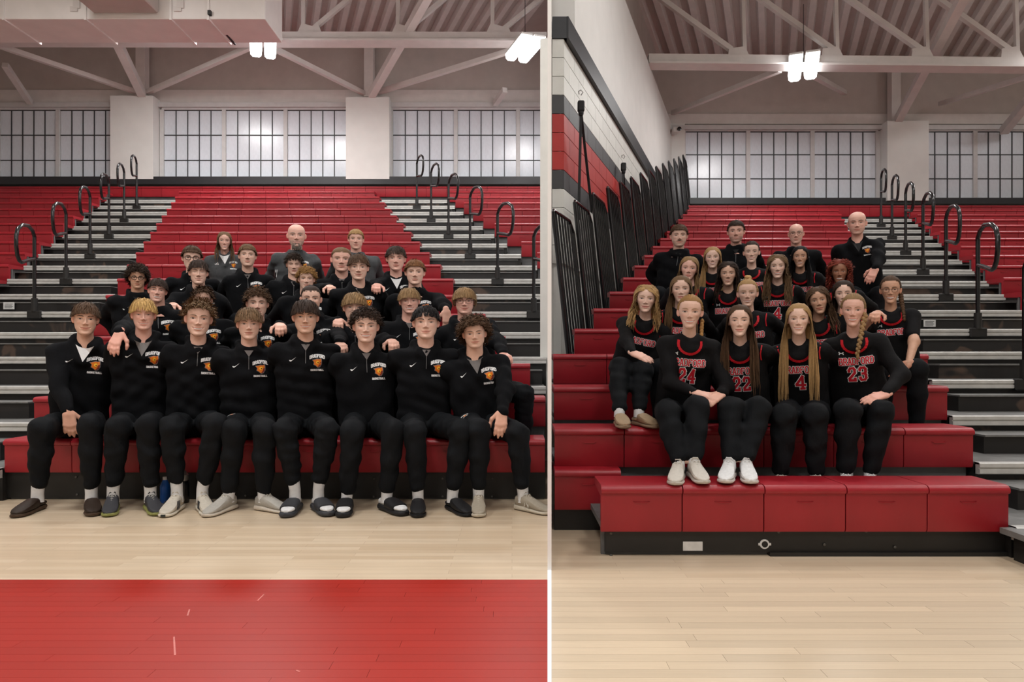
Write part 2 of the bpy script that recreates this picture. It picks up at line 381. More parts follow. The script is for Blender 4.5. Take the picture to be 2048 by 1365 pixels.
bl_c = bleacher('red seat block in the middle of the left hall', range(0, 17), rowL, XCL, XCRc, .483, SEAT_L, DD, HHL)
bleacher('red seat block beyond the left aisle of the left hall', range(5, 17), rowL, lambda n: XLL(n) - .483 * 8, XLL, .483, SEAT_L, DD, HHL, 'r')
bleacher('red seat block squeezed against the divider in the left hall', range(8, 17), rowL, XRRl, lambda n: partx(rowL(n)[0]) - .03, .483, SEAT_L, DD, HHL, 'clip')
bleacher('topmost red bench running along the left hall end wall', [17], rowL, lambda n: -14 + .1, lambda n: partx(rowL(n)[0]) - .03, .483, SEAT_L, DD - .1, HHL)
XRL = lambda n: .461 if n == 0 else max(-.45 + .2527 * n, partx(rowR(n)[0]) + .03)
XRR = lambda n: 2.588 + .2568 * n
XRS = lambda n: 4.03 + .259 * n
bl_r = bleacher('red seat block carrying the jersey team in the right hall', range(0, 17), rowR, XRL, XRR, .434, SEAT_R, DDR, HHR)
bleacher('red seat block at the far right beyond the aisle', range(6, 17), rowR, XRS, lambda n: XRS(n) + .434 * 7, .434, SEAT_R, DDR, HHR)
bleacher('topmost red bench running along the right hall end wall', [17], rowR, lambda n: 3.75, lambda n: 12.9, .434, SEAT_R, DDR - .1, HHR)
bleacher('low red bench end beside the divider in the right hall', [0], lambda n: (4.03, .373), lambda n: partx(4.03) + .03, lambda n: (1243 - 1024) * 4.03 / F, .434, SEAT_R, .1, HHR)
# kick panels under the front benches, with bolts, label and socket
def bolts(par, pts, d):
    for (px, py) in pts:
        P = at(px, py, d); MB().lathe([(.008, 0), (.008, .003), (.004, .005)], P, 8, 'y').build('bolt', M_BOLT, par)
kp = MB().box(-4.6, partx(4.97) - .03, 4.97, 5.02, 0.012, .215).build('kick_panel', M_BLACK, bl_c)
bolts(kp, [(152, 955), (154, 990), (491, 992), (748, 958), (747, 994), (885, 958), (885, 994), (985, 958), (984, 994)], 4.965)
kp = MB().box(.49, 3.2, 3.55, 3.6, .015, .14).box(1.35, 3.2, 3.53, 3.6, .0, .02).build('kick_panel', M_BLACK, bl_r)
bolts(kp, [(1222, 1067), (1222, 1112), (1557, 1065), (1557, 1110), (1732, 1063), (1732, 1108), (1649, 1090), (1790, 1095), (1392, 1116)], 3.545)
q = 3.548
A, B = at(1366, 1102, q), at(1405, 1084, q)
MB().box(A.x, B.x, q - .002, q + .002, A.z, B.z).build('label_plate', M_PLATE, kp)
R = at(1529, 1089, q); MB().lathe([(.0, .001), (.017, .001), (.017, .005), (.024, .005), (.026, .0)], R, 20, 'y').box(R.x - .033, R.x - .022, q - .004, q, R.z - .006, R.z + .006).box(R.x + .022, R.x + .033, q - .004, q, R.z - .006, R.z + .006).build('socket_ring', M_PLATE, kp)
MB().lathe([(.0, .004), (.016, .004), (.016, .006)], R, 16, 'y').build('socket_hole', M_BLACK, kp)
MB().box(partx(4.08) + .03, .61, 4.08, 4.13, .0, .14).build('kick_panel', M_BLACK, bl_r)
# ------------------------------------------------------------------ aisle stairs
def riser_material():
    m = M_RISER; nt = m.node_tree; N = nt.nodes; Lk = nt.links; hs = [n for n in N if n.type == 'HUE_SAT'][0]; mp = [n for n in N if n.type == 'MAPPING'][0]
    nz = N.new('ShaderNodeTexNoise'); nz.inputs['Scale'].default_value = 2.2; nz.inputs['Detail'].default_value = 3; nz.inputs['Distortion'].default_value = .6; Lk.new(mp.outputs[0], nz.inputs['Vector'])
    rp = N.new('ShaderNodeValToRGB'); rp.color_ramp.elements[0].position = .60; rp.color_ramp.elements[0].color = (*L3(28, 26, 25), 1)
    rp.color_ramp.elements[1].position = .64; rp.color_ramp.elements[1].color = (*L3(78, 62, 52), 1)
    Lk.new(nz.outputs['Fac'], rp.inputs[0]); Lk.new(rp.outputs[0], hs.inputs['Color'])
riser_material()
def aisle(label, rows, rowf, xl, xr, DDx, Hx):
    t = empty('aisle_stairs'); props(t, label, 'stairs', 'aluminium aisle stairs')
    for n in rows:
        d, h = rowf(n); zd = h - .21; a, b = xl(n) + .006, xr(n) - .006; zl = max(zd - Hx, 0)
        # closed black mass under the tread with the half step in front of it
        mb = MB().box(a, b, d + .01, d + DDx + .02, max(zl - .02, 0), zd - .012).box(a + .05, b - .05, d - .27, d + .02, zl, zd - Hx * .46 - .012)
        s = mb.build('step', M_RISER, t)
        MB().box(a, b, d - .02, d + DDx - .05, zd - .012, zd).box(a + .05, b - .05, d - .285, d + .005, zd - Hx * .46 - .012, zd - Hx * .46).build('tread', M_ALU2, s)
        z = zd
        nz = MB().prism([(-.022, 0), (-.03, -.006), (-.03, -.028), (-.018, -.031), (-.018, -.037), (-.03, -.04), (-.03, -.066), (-.02, -.072), (.02, -.072), (.02, 0)], a, b)
        nz.build('nosing', M_ALU, s, loc=(0, d, z + .001))
    return t
aL = aisle('aluminium nosed stairs left of the hoodie team', range(0, 17), rowL, XLL, XCL, DD, HHL)
aM = aisle('aluminium nosed stairs right of the hoodie team', range(2, 17), rowL, XCR, lambda n: min(XRRl(n), partx(rowL(n)[0]) - .03), DD, HHL)
aR = aisle('aluminium nosed stairs right of the jersey team', range(0, 17), rowR, XRR, XRS, DDR, HHR)
def notice(px, py, wpx, hpx, d, par):
    P = at(px, py, d); ww, hh = wpx * d / F, hpx * d / F
    o = MB().box(P.x - ww / 2, P.x + ww / 2, d - .003, d, P.z - hh / 2, P.z + hh / 2).build('notice_plate', M_PLATE, par)
    for i in range(4): MB().box(P.x - ww * .38, P.x + ww * (.38 - .1 * (i % 2)), d - .0045, d - .003, P.z + hh * (.25 - i * .17) - .004, P.z + hh * (.25 - i * .17) + .002).build('print_line', M_DECK, o)
notice(18, 612, 22, 14, rowL(5)[0] - .29 + .64, aL); notice(1859, 647, 24, 14, rowR(5)[0] - .295 + .645, aR)
ls = empty('portable_step', at(2062, 1106, 3.25) + Vector((.13, 0, 0))); props(ls, 'grey metal step corner at the lower right edge', 'step')
MB().box(-.1, .5, -.1, .25, .03, .06).build('tread', M_ALU2, ls); MB().box(-.05, .5, -.06, .22, -.12, .03).build('base', M_BLACK, ls)
# ------------------------------------------------------------------ hoop handrails on the stairs
def handrail(X, n, rowf, ax, label, hz=.96):
    d, h = rowf(n); zd = h - .21; t = empty('handrail', (X, d - .03, zd)); props(t, label, 'handrail', 'hoop handrails on the aisle stairs')
    u = Vector((-ax, -1, 0))                      # down the stairs
    def P(s, z): return u * s * 1.18 + Vector((0, 0, z))
    MB().box(-.085, .085, -.02, .03, -.085, .012, .01).build('base_bracket', M_BLACK, t)
    MB().tube([P(0, .0), P(0, .16)], .036, 10).build('socket', M_BLACK, t, True)
    MB().tube([P(0, .1), P(0, hz - .12)], .021, 10).build('post', M_RAIL, t, True)
    Lp = [P(0, hz - .14), P(.0, hz - .06), P(.06, hz), P(.18, hz + .03), P(.34, hz + .0), P(.46, hz - .07), P(.50, hz - .16), P(.50, hz - .27), P(.47, hz - .37), P(.42, hz - .42), P(.36, hz - .43), P(.2, hz - .38), P(.02, hz - .33)]
    MB().tube(Lp, .021, 10).build('hoop', M_RAIL, t, True)
ordn = {15: 'topmost', 13: 'second from top', 11: 'third from top', 9: 'fourth from top', 7: 'fifth from top', 5: 'sixth from top', 3: 'lowest'}
for n in (15, 13, 11, 9, 7, 5):
    handrail(-4.55 - .233 * n, n, rowL, AXL, ordn[n] + ' black hoop handrail on the stairs left of the hoodie team')
    handrail(1.41 - .23 * n, n, rowL, AXL, ordn[n] + ' black hoop handrail on the stairs right of the hoodie team')
for n in (15, 13, 11, 9, 7, 5, 3):
    handrail(3.335 + .2567 * n, n, rowR, AXR, ordn[n] + ' black hoop handrail on the stairs right of the jersey team')
# ------------------------------------------------------------------ barred guard rails along the open end of the right block
ORD = dict(zip(range(5, 17), 'sixth seventh eighth ninth tenth eleventh twelfth thirteenth fourteenth fifteenth sixteenth seventeenth'.split()))
for n in range(4, 18):
    d, h = rowR(n); zb = h - .3; X = -.45 + .2527 * n - .05
    t = empty('guard_rail', (X, d, zb)); props(t, 'black barred guard rail ' + ('nearest the divider' if n == 4 else 'farthest back against the end wall' if n == 17 else 'at the open end of the %s bench from the floor' % ORD[n]), 'railing', 'guard rails along the bench ends')
    hgt, ln = 1.36, .60; lean = Vector((-.11, -.04, 0))
    def P(s, z): return Vector((AXR * s, s, z)) + lean * z
    MB().tube([P(0, 0), P(0, hgt - .02), P(.03, hgt), P(ln - .1, hgt), P(ln, hgt - .1), P(ln, 0)], .017, 8).build('frame', M_RAIL, t, True)
    for i in range(1, 7): MB().tube([P(ln * i / 7, 0.02), P(ln * i / 7, hgt - (.01 if i < 6 else .03))], .011, 6).build('bar', M_RAIL, t, True)
# ------------------------------------------------------------------ roof steel
def steel(name, label, cat, parts, group='roof steelwork'):
    o = empty(name); props(o, label, cat, group)
    for (pn, A, B, w, h) in parts: MB().bar(A, B, w, h).build(pn, M_STEEL, o)
    return o
dT = 14.0
ch = [('bottom_chord', at(-700, 76, dT), at(1093, 78, dT), .2, .2), ('bottom_flange', at(-700, 84, dT - .02), at(1093, 87, dT - .02), .34, .04)]
for x in (-141, 48, 237, 418, 607, 796, 985): ch.append(('web_post', at(x, 66, dT), at(x, -60, dT), .075, .075))
for x, x2 in ((240, 360), (430, 545), (622, 748), (812, 938), (1003, 1093)): ch.append(('web_diagonal', at(x, 62, dT), at(x2, -44 if x2 != 1093 else -12, dT), .085, .085))
tr = steel('roof_truss', 'pale steel roof truss crossing the left hall', 'truss', ch)
for x in (607, 796, 985):
    P = at(x + 10, 58, dT - .06); MB().prism([(P.x - .24, P.z - .1), (P.x + .28, P.z - .1), (P.x + .2, P.z + .12), (P.x + .1, P.z + .05), (P.x - .14, P.z + .12)], dT - .07, dT - .05, 'y').build('gusset_plate', M_STEEL, tr)
steel('knee_brace', 'steel column and braces above the left pilaster of the left hall', 'brace', [
    ('column', at(285, 80, 16.2), at(285, 194, 16.2), .22, .2), ('brace', at(232, 80, 14.1), at(284, 188, 16.05), .17, .17),
    ('rod', at(292, 186, 16.15), at(505, 92, 14.2), .1, .1), ('rod', at(278, 186, 16.15), at(0, 92, 14.2), .1, .1), ('rod', at(60, 205, 16.2), at(10, 130, 15), .12, .12)])
steel('knee_brace', 'steel column and braces above the middle pilaster of the left hall', 'brace', [
    ('column', at(739, 82, 16.2), at(739, 196, 16.2), .22, .2), ('brace', at(868, -30, 12.8), at(743, 190, 16.05), .16, .16),
    ('rod', at(730, 188, 16.15), at(548, 97, 14.2), .1, .1), ('rod', at(752, 186, 16.15), at(1020, 102, 14.2), .1, .1), ('rod', at(990, 208, 16.2), at(1010, 180, 15.6), .12, .12)])
dT = 12.1
ch = [('bottom_chord', at(1296, 121, dT), at(2300, 131, dT), .18, .17), ('bottom_flange', at(1296, 131, dT - .02), at(2300, 141, dT - .02), .3, .035)]
for x in (1487, 1672, 1852, 2032): ch.append(('web_post', at(x + 2, 112, dT), at(x - 3, -70, dT), .065, .065))
for x, x2 in ((1463, 1230), (1666, 1425), (1842, 1600), (2018, 1780), (2190, 1960)): ch.append(('web_diagonal', at(x, 100, dT), at(x2, -70, dT), .085, .085))
tr = steel('roof_truss', 'pale steel roof truss crossing the right hall', 'truss', ch)
for x in (1478, 1665, 1845, 2024):
    P = at(x, 104, dT - .06); MB().prism([(P.x - .2, P.z - .1), (P.x + .2, P.z - .1), (P.x + .1, P.z + .1), (P.x - .18, P.z + .06)], dT - .07, dT - .05, 'y').build('gusset_plate', M_STEEL, tr)
steel('knee_brace', 'steel column and long brace above the right hall pilaster', 'brace', [
    ('column', at(1788, 128, 15.0), at(1788, 247, 15.0), .2, .18), ('brace', at(1945, -40, 10.6), at(1796, 240, 14.9), .15, .15),
    ('rod', at(1345, 226, 15.0), at(1560, 140, 12.3), .09, .09), ('rod', at(1690, 186, 14.9), at(1625, 150, 12.4), .09, .09), ('rod', at(1880, 208, 14.9), at(2060, 152, 12.3), .09, .09), ('rod', at(2008, 262, 14.9), at(2075, 180, 13.2), .16, .16)])
# duct in the upper left
Zd = HC + (YH - 38) * 11 / F; XE = (530 - 1024) * 11 / F
dc = empty('air_duct', (XE, 11, Zd)); props(dc, 'big white rectangular air duct in the upper left', 'duct')
MB().box(-8.6, 0, 0, .83, 0, 1.9, .01).build('duct_body', M_DUCT, dc)
for px in (8, 172, 342, 417):
    x = (px - 530) * 11 / F; MB().box(x - .018, x + .018, -.025, .86, -.025, 1.9).build('seam_flange', M_DUCT, dc)
x0, x1 = (188 - 530) * 11 / F, (318 - 530) * 11 / F
MB().box(x0, x1, -.5, .0, .09, 1.9, .02).build('branch_duct', M_TAUPE, dc)
x = (421 - 530) * 11 / F; MB().bar((x, -.03, .05), (x + .05, .86, -.02), .04, .01).bar((x, -.03, .05), (x, -.03, .12), .05, .05).build('hanger_strap', M_BLACK, dc)
for px in (150, 357): x = (px - 530) * 11 / F; MB().box(x - .07, x + .05, -.02, -.004, .12, .2).box(x - .02, x + .09, -.025, -.004, .17, .3).build('loose_tape', M_STEEL, dc)
# ------------------------------------------------------------------ high bay lamps (the light of both halls)
def lamp(P, ax, watts, label, shown=True, size=(1.0, .95)):
    t = empty('high_bay_lamp', P); props(t, label, 'lamp', 'high bay ceiling lamps')
    t.rotation_euler = (0, 0, -math.atan(ax))
    for s in (-1, 1):
        mb = MB().prism([(s * .135 - .11, .03), (s * .135 - .10, -.05), (s * .135 - .06, -.085), (s * .135 + .06, -.085), (s * .135 + .10, -.05), (s * .135 + .11, .03)], -.45, .45, 'y')
        mb.build('diffuser', M_LAMP, t)
        MB().box(s * .135 - .115, s * .135 + .115, -.46, .46, .03, .075, .01).build('housing', M_WHITE, t)
    MB().tube([(0, 0, .07), (0, .0, .16), (0, 0, 1.1)], .006, 6).build('hanger_wire', M_RAIL, t)
    ld = bpy.data.lights.new('lamp_light', 'AREA'); ld.shape = 'RECTANGLE'; ld.size, ld.size_y = size; ld.energy = watts; ld.color = (1.0, .985, .965)
    lo = bpy.data.objects.new('lamp_light', ld); lo.location = (0, 0, -.13); link(lo, t)
lamp(at(526, 88, 13.2), AXL, LAMP_W_LEFT, 'bright twin lamp beside the end of the air duct')
lamp(at(1050, 96, 13.2), AXL, LAMP_W_LEFT * .7, 'bright twin lamp near the divider at the upper right of the left hall')
lamp(Vector((-7.2, 13.2, 7.62)), AXL, LAMP_W_LEFT * .8, 'unseen twin lamp added behind the air duct to glow in the windows')  # added lamp, kept out of sight, so the panes reflect a glow
lamp(at(1607, 132, 12.0), AXR, LAMP_W_RIGHT * 1.0, 'bright twin lamp hanging in the right hall')
lamp(Vector((10.4, 11.5, 6.7)), AXR, LAMP_W_RIGHT, 'twin lamp above the far right seats')
for i, (x, d) in enumerate(((-6.5, 8), (-2.2, 8), (-6, 3), (-1.6, 3), (-6, -2), (-1.2, -2))):
    lamp(Vector((x, d, 7.3)), AXL, LAMP_W_LEFT * (1.25 if d < 4 else 1), ['twin lamp over the left aisle', 'twin lamp over the hoodie team', 'twin lamp over the red painted floor', 'twin lamp over the middle of the floor', 'twin lamp behind the photographer at left', 'twin lamp behind the photographer'][i])
for i, (x, d) in enumerate(((3.4, 7), (7.5, 7), (2.0, 2.2), (6.5, 2.2), (2, -3))):
    lamp(Vector((x, d, 6.9)), AXR, LAMP_W_RIGHT * (.85 if d > 1 and d < 4 else 1.1 if d < 0 else 1), ['twin lamp over the jersey team', 'twin lamp over the right aisle', 'twin lamp over the bare maple floor', 'twin lamp over the right edge of the floor', 'twin lamp behind the photographer at right'][i])
# ------------------------------------------------------------------ implicit surfaces for bodies and clothes
def surface_nets(vals, lo, h):
    nx, ny, nz = vals.shape; ins = vals < 0
    c = ins[:-1, :-1, :-1].astype(np.int8)
    for dx in (0, 1):
        for dy in (0, 1):
            for dz in (0, 1):
                if dx or dy or dz: c = c + ins[dx:nx - 1 + dx, dy:ny - 1 + dy, dz:nz - 1 + dz]
    act = np.argwhere((c > 0) & (c < 8))
    if not len(act): return np.zeros((0, 3)), np.zeros((0, 4), int)
    idx = -np.ones((nx - 1, ny - 1, nz - 1), np.int64); idx[act[:, 0], act[:, 1], act[:, 2]] = np.arange(len(act))
    sm = np.zeros((len(act), 3)); ct = np.zeros(len(act))
    cor = [(0, 0, 0), (1, 0, 0), (0, 1, 0), (1, 1, 0), (0, 0, 1), (1, 0, 1), (0, 1, 1), (1, 1, 1)]
    cv = [vals[act[:, 0] + a, act[:, 1] + b, act[:, 2] + d] for a, b, d in cor]
    for i in range(8):
        for ax in range(3):
            if cor[i][ax] == 0:
                j = [k for k in range(8) if all(cor[k][q] == cor[i][q] + (q == ax) for q in range(3))][0]
                m = (cv[i] < 0) != (cv[j] < 0); t = cv[i] / np.where(m, cv[i] - cv[j], 1)
                p = np.array(cor[i], float)[None] + np.zeros((len(act), 3)); p[:, ax] += t
                sm[m] += p[m]; ct[m] += 1
    V = (act + sm / ct[:, None]) * h + lo
    fs = []
    for ax in range(3):
        b, d = (ax + 1) % 3, (ax + 2) % 3
        s0 = [slice(None)] * 3; s1 = [slice(None)] * 3; s0[ax] = slice(0, -1); s1[ax] = slice(1, None)
        A, B = ins[tuple(s0)], ins[tuple(s1)]; e = np.argwhere(A != B)
        e = e[(e[:, b] > 0) & (e[:, d] > 0) & (e[:, b] < vals.shape[b] - 1) & (e[:, d] < vals.shape[d] - 1)]
        if not len(e): continue
        q = []
        for (ob, od) in ((-1, -1), (0, -1), (0, 0), (-1, 0)):
            g = e.copy(); g[:, b] += ob; g[:, d] += od; q.append(idx[g[:, 0], g[:, 1], g[:, 2]])
        q = np.stack(q, 1); fl = ~A[e[:, 0], e[:, 1], e[:, 2]]; q[fl] = q[fl][:, ::-1]; fs.append(q)
    return V, np.concatenate(fs)
def sdf_mesh(prims, h, k=.035, wrinkle=0.0, seed=0, cut=None, fq=(22, 60)):
    """prims: (A, B, ra, rb, squash axis or None, squash). Smooth union, surface-netted on a grid of cell h."""
    A = np.array([p[0] for p in prims], float); B = np.array([p[1] for p in prims], float); R = np.array([max(p[2], p[3]) for p in prims])
    lo = (np.minimum(A, B) - R[:, None]).min(0) - k - 2 * h; hi = (np.maximum(A, B) + R[:, None]).max(0) + k + 2 * h
    n = np.ceil((hi - lo) / h).astype(int) + 1
    ax = [lo[i] + np.arange(n[i]) * h for i in range(3)]
    vals = np.full(n, .15)
    for (a, b, ra, rb, sx, sq) in prims:
        a = np.asarray(a, float); b = np.asarray(b, float); m = max(ra, rb) * (1 if sx is None else max(1, 1 / sq)) + k + .02
        l = np.maximum(((np.minimum(a, b) - m - lo) / h).astype(int), 0); u = np.minimum(((np.maximum(a, b) + m - lo) / h).astype(int) + 2, n)
        P = np.stack(np.meshgrid(*[ax[i][l[i]:u[i]] for i in range(3)], indexing='ij'), -1) - a
        ab = b - a
        if sx is not None:
            s = np.asarray(sx, float); P = P + (P @ s)[..., None] * s * (1 / sq - 1); ab = ab + (ab @ s) * s * (1 / sq - 1)
        t = np.clip(P @ ab / max(ab @ ab, 1e-9), 0, 1)
        d = np.sqrt(((P - t[..., None] * ab) ** 2).sum(-1)) - (ra + (rb - ra) * t)
        sl = tuple(slice(l[i], u[i]) for i in range(3)); v = vals[sl]
        hh = np.maximum(k - np.abs(v - d), 0) / k; vals[sl] = np.minimum(v, d) - hh * hh * k * .25
    if wrinkle:
        g = np.random.default_rng(seed); X, Y, Z = np.meshgrid(*ax, indexing='ij'); w = 0
        for i in range(5):
            q = g.normal(size=3); q = q / np.linalg.norm(q) * g.uniform(*fq); w = w + np.sin(q[0] * X + q[1] * Y + q[2] * Z * 1.3 + g.uniform(0, 6) + 1.6 * np.sin(9 * Z + 7 * X + i))
        vals = vals + wrinkle * w / 2.2
    if cut is not None: vals = np.maximum(vals, cut(ax))
    return surface_nets(vals, lo, h)

# ------------------------------------------------------------------ head
ZT = np.array([-.5, -.485, -.46, -.42, -.35, -.28, -.2, -.1, 0, .08, .15, .25, .34, .41, .46, .487, .5])
WT = np.array([.03, .085, .13, .175, .225, .258, .282, .302, .316, .325, .330, .322, .29, .235, .165, .09, .0])
FT = np.array([.24, .315, .35, .362, .352, .355, .358, .362, .36, .372, .378, .36, .31, .235, .15, .07, -.03])
BT = np.array([-.2, -.12, -.05, .03, .15, .25, .33, .40, .445, .465, .472, .455, .405, .33, .24, .15, .04])
def sstep(a, b, x): t = np.clip((x - a) / (b - a), 0, 1); return t * t * (3 - 2 * t)
def head_geo(res, jaw=0.0, smile=.6, teeth=0, eo=.02, skin=(.6, .4, .3), hair=(.1, .06, .04), brow=1.0, stubble=0.0, iris=(.07, .04, .022), lip=None, beard=None, stache=0, nose=1.0, femme=0):
    zs = np.unique(np.concatenate([np.linspace(-.5, -.42, 5), np.arange(-.42, .15, res), np.linspace(.15, .5, 15)]))
    pf = res / .34 * 1.05; fr = np.arange(0, 1.12, pf); fr = np.concatenate([-fr[:0:-1], fr]); bk = np.linspace(fr[-1], 2 * math.pi + fr[0], 22)[1:-1]
    ph = np.concatenate([fr, bk]); nz, nph = len(zs), len(ph)
    Z, PH = np.meshgrid(zs, ph, indexing='ij')
    w = np.interp(Z, ZT, WT); f = np.interp(Z, ZT, FT); b = np.interp(Z, ZT, BT)
    w = w * (1 + jaw * sstep(.0, -.3, Z)); e = 2 / 2.22
    sn, cs = np.sin(PH), np.cos(PH)
    X = w * np.sign(sn) * np.abs(sn) ** e; Y = (b - f) / 2 - (b + f) / 2 * np.sign(cs) * np.abs(cs) ** e
    fm = sstep(.15, .5, cs); ax = np.abs(X); g = lambda x0, z0, sx, sz: np.exp(-((ax - x0) / sx) ** 2 - ((Z - z0) / sz) ** 2)
    mw = .108 + .030 * smile; zm = -.272 + .030 * smile * np.minimum((X / mw) ** 2, 1.6) - .006 * smile
    d = np.zeros_like(X)
    nb = np.interp(Z, [-.19, -.165, -.135, -.115, .0, .06, .1], [0, .055, .112, .118, .05, .018, .0]) * nose
    nb = nb * (1 - .12 * femme); d += nb * np.exp(-(ax / np.interp(Z, [-.15, -.1, .05], [.052, .045, .034])) ** 2)
    d += .05 * (nose - .25 * femme) * g(.052, -.145, .028, .026)
    d -= .028 * g(.13, .022, .085, .05) - .018 * g(.142, .01, .05, .03)
    d += .016 * g(.12, .088, .1, .026) * (1 - .6 * femme) + .018 * g(.2, -.09 + .01 * smile, .085, .07) * (1 + .6 * smile)
    d += .020 * np.exp(-(X / .085) ** 2 - ((Z - zm - .024) / .018) ** 2) + .024 * np.exp(-(X / .075) ** 2 - ((Z - zm + .028) / .02) ** 2)
    d -= .014 * np.exp(-(X / mw) ** 4 - ((Z - zm) / .008) ** 2) + .010 * np.exp(-((ax - mw - .012) / .02) ** 2 - ((Z - zm) / .03) ** 2)
    d += .022 * g(0, -.43, .075, .04) - .010 * g(0, -.355, .08, .025)
    d -= .008 * smile * np.exp(-((ax - (.085 + .28 * np.clip(-.13 - Z, 0, .2))) / .016) ** 2) * sstep(-.12, -.16, Z) * sstep(-.31, -.25, Z)
    Y = Y - d * fm
    # face colours: lips, brows, eyes, stubble; lid crease shade painted in
    sk = np.array(skin); C = np.ones(X.shape + (3,)) * sk; on = fm[..., None]
    def blend(C, m, col): m = np.clip(m, 0, 1)[..., None] * on; return C * (1 - m) + np.array(col) * m
    C = blend(C, .30 * g(.19, -.1, .08, .06), sk * (1.12, .78, .76)); C = blend(C, .28 * g(0, -.125, .05, .04), sk * (1.1, .8, .78))
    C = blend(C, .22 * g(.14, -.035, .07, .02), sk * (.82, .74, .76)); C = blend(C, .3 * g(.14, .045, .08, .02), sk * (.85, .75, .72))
    hc = np.array(hair)
    if stubble:
        C = blend(C, stubble * sstep(-.19, -.24, Z) * (1 - np.exp(-(X / .1) ** 2 - ((Z - zm) / .05) ** 2)), hc * .9 + sk * .12)
    if beard is not None:
        C = blend(C, .9 * sstep(-.2, -.26, Z - .35 * np.maximum(ax - .12, 0)) * (1 - np.exp(-(X / .085) ** 2 - ((Z - zm) / .03) ** 4)), beard)
    if stache: C = blend(C, stache * np.exp(-(X / .1) ** 4 - ((Z - zm - .05 + .25 * X * X) / .024) ** 4), hc)
    lc = np.array(lip) if lip is not None else sk * (.86, .56, .55)
    lw = np.clip(1 - (X / (mw + .008)) ** 2, 0, 1)
    up, dn = (.034 + .016 * teeth) * lw ** .6, (.040 + .012 * teeth) * lw ** .6
    lips = sstep(.006, -.004, Z - zm - up) * sstep(-.006, .004, Z - zm + dn) * (lw > .02)
    C = blend(C, .8 * lips, lc)
    ml = np.exp(-((Z - zm) / .0075) ** 2) * (ax < mw + .01)
    C = blend(C, .75 * ml, sk * (.30, .17, .16))
    if teeth:
        tw = np.clip(1 - (X / (mw * .88)) ** 2, 0, 1) ** .5
        C = blend(C, (tw > 0) * sstep(.006, -.002, np.abs(Z - zm + .002) - .026 * teeth * tw), sk * (.35, .18, .17))
        C = blend(C, (tw > 0) * sstep(.005, -.003, np.abs(Z - zm + .000) - .021 * teeth * tw), lin((240, 232, 224)))
    C = blend(C, .8 * g(.026, -.168, .014, .009), sk * (.3, .18, .16))
    eo = eo * (1 - .06 * femme); ex, ez, ew = .145, .010, .070 + .005 * femme; u = (ax - ex) / ew; al = np.clip(1 - u * u, 0, 1); zz = Z - ez - .006 * u
    eye = sstep(.004, -.004, zz - eo * al) * sstep(-.004, .004, zz + eo * .75 * al) * (al > 0)
    C = blend(C, eye, lin((196, 186, 180)))
    rr = np.sqrt((ax - ex) ** 2 + (zz - .002) ** 2); C = blend(C, eye * sstep(.035, .029, rr), iris); C = blend(C, eye * sstep(.016, .010, rr), (.006, .005, .005))
    lash = np.exp(-((zz - eo * al - .004) / .0062) ** 2) * (np.abs(u) < 1.12)
    C = blend(C, (.85 if femme else .7) * lash, sk * (.16, .1, .09)); C = blend(C, .35 * np.exp(-((zz + eo * .75 * al) / .006) ** 2) * (np.abs(u) < 1), sk * (.35, .25, .22))
    C = blend(C, .45 * np.exp(-((zz - eo * al - .030) / .010) ** 2) * (np.abs(u) < 1.1), sk * (.6, .48, .44))  # shade of the eyelid crease, painted into the skin colour
    bz = .088 + .018 * (1 - ((ax - .15) / .085) ** 2) - .008 * femme * 0; bt = np.interp(ax, [.05, .075, .17, .23], [.004, .014, .011, .003]) * (1.05 - .25 * femme) * brow
    C = blend(C, .88 * sstep(.010, -.004, np.abs(Z - bz) - bt) * (ax > .045) * (ax < .235), hc * .75)
    V = np.stack([X, Y, Z], -1).reshape(-1, 3); C = C.reshape(-1, 3)
    i, j = np.meshgrid(np.arange(nz - 1), np.arange(nph), indexing='ij'); j2 = (j + 1) % nph
    Q = np.stack([i * nph + j, i * nph + j2, (i + 1) * nph + j2, (i + 1) * nph + j], -1).reshape(-1, 4)
    # ears
    Vs, Qs, Cs = [V], [Q], [C]; k = len(V)
    for s in (-1, 1):
        n1, n2 = 9, 12; t, p = np.meshgrid(np.linspace(0, math.pi, n1), np.linspace(0, 2 * math.pi, n2, endpoint=False), indexing='ij')
        a, bb, c = np.sin(t) * np.cos(p), np.cos(t), np.sin(t) * np.sin(p)
        ey = a * .072 + .02 * c; ezz = c * (.128 - .02 * (c < 0)); exx = .034 * bb * s
        dent = np.exp(-((a + .05) / .42) ** 2 - ((c - .1) / .5) ** 2)
        exx = exx - s * .03 * dent * (bb * 1 > 0)
        E = np.stack([s * (.335 + .62 * np.clip(ey, -.1, .1)) + exx, .035 + ey * .85, -.025 + ezz], -1).reshape(-1, 3)
        i, j = np.meshgrid(np.arange(n1 - 1), np.arange(n2), indexing='ij'); j2 = (j + 1) % n2
        q = np.stack([i * n2 + j, i * n2 + j2, (i + 1) * n2 + j2, (i + 1) * n2 + j], -1).reshape(-1, 4)
        Vs.append(E); Qs.append(q + k); k += len(E); Cs.append(np.ones((len(E), 3)) * sk * (1.05, .86, .84))
    return np.concatenate(Vs), np.concatenate(Qs), np.concatenate(Cs)

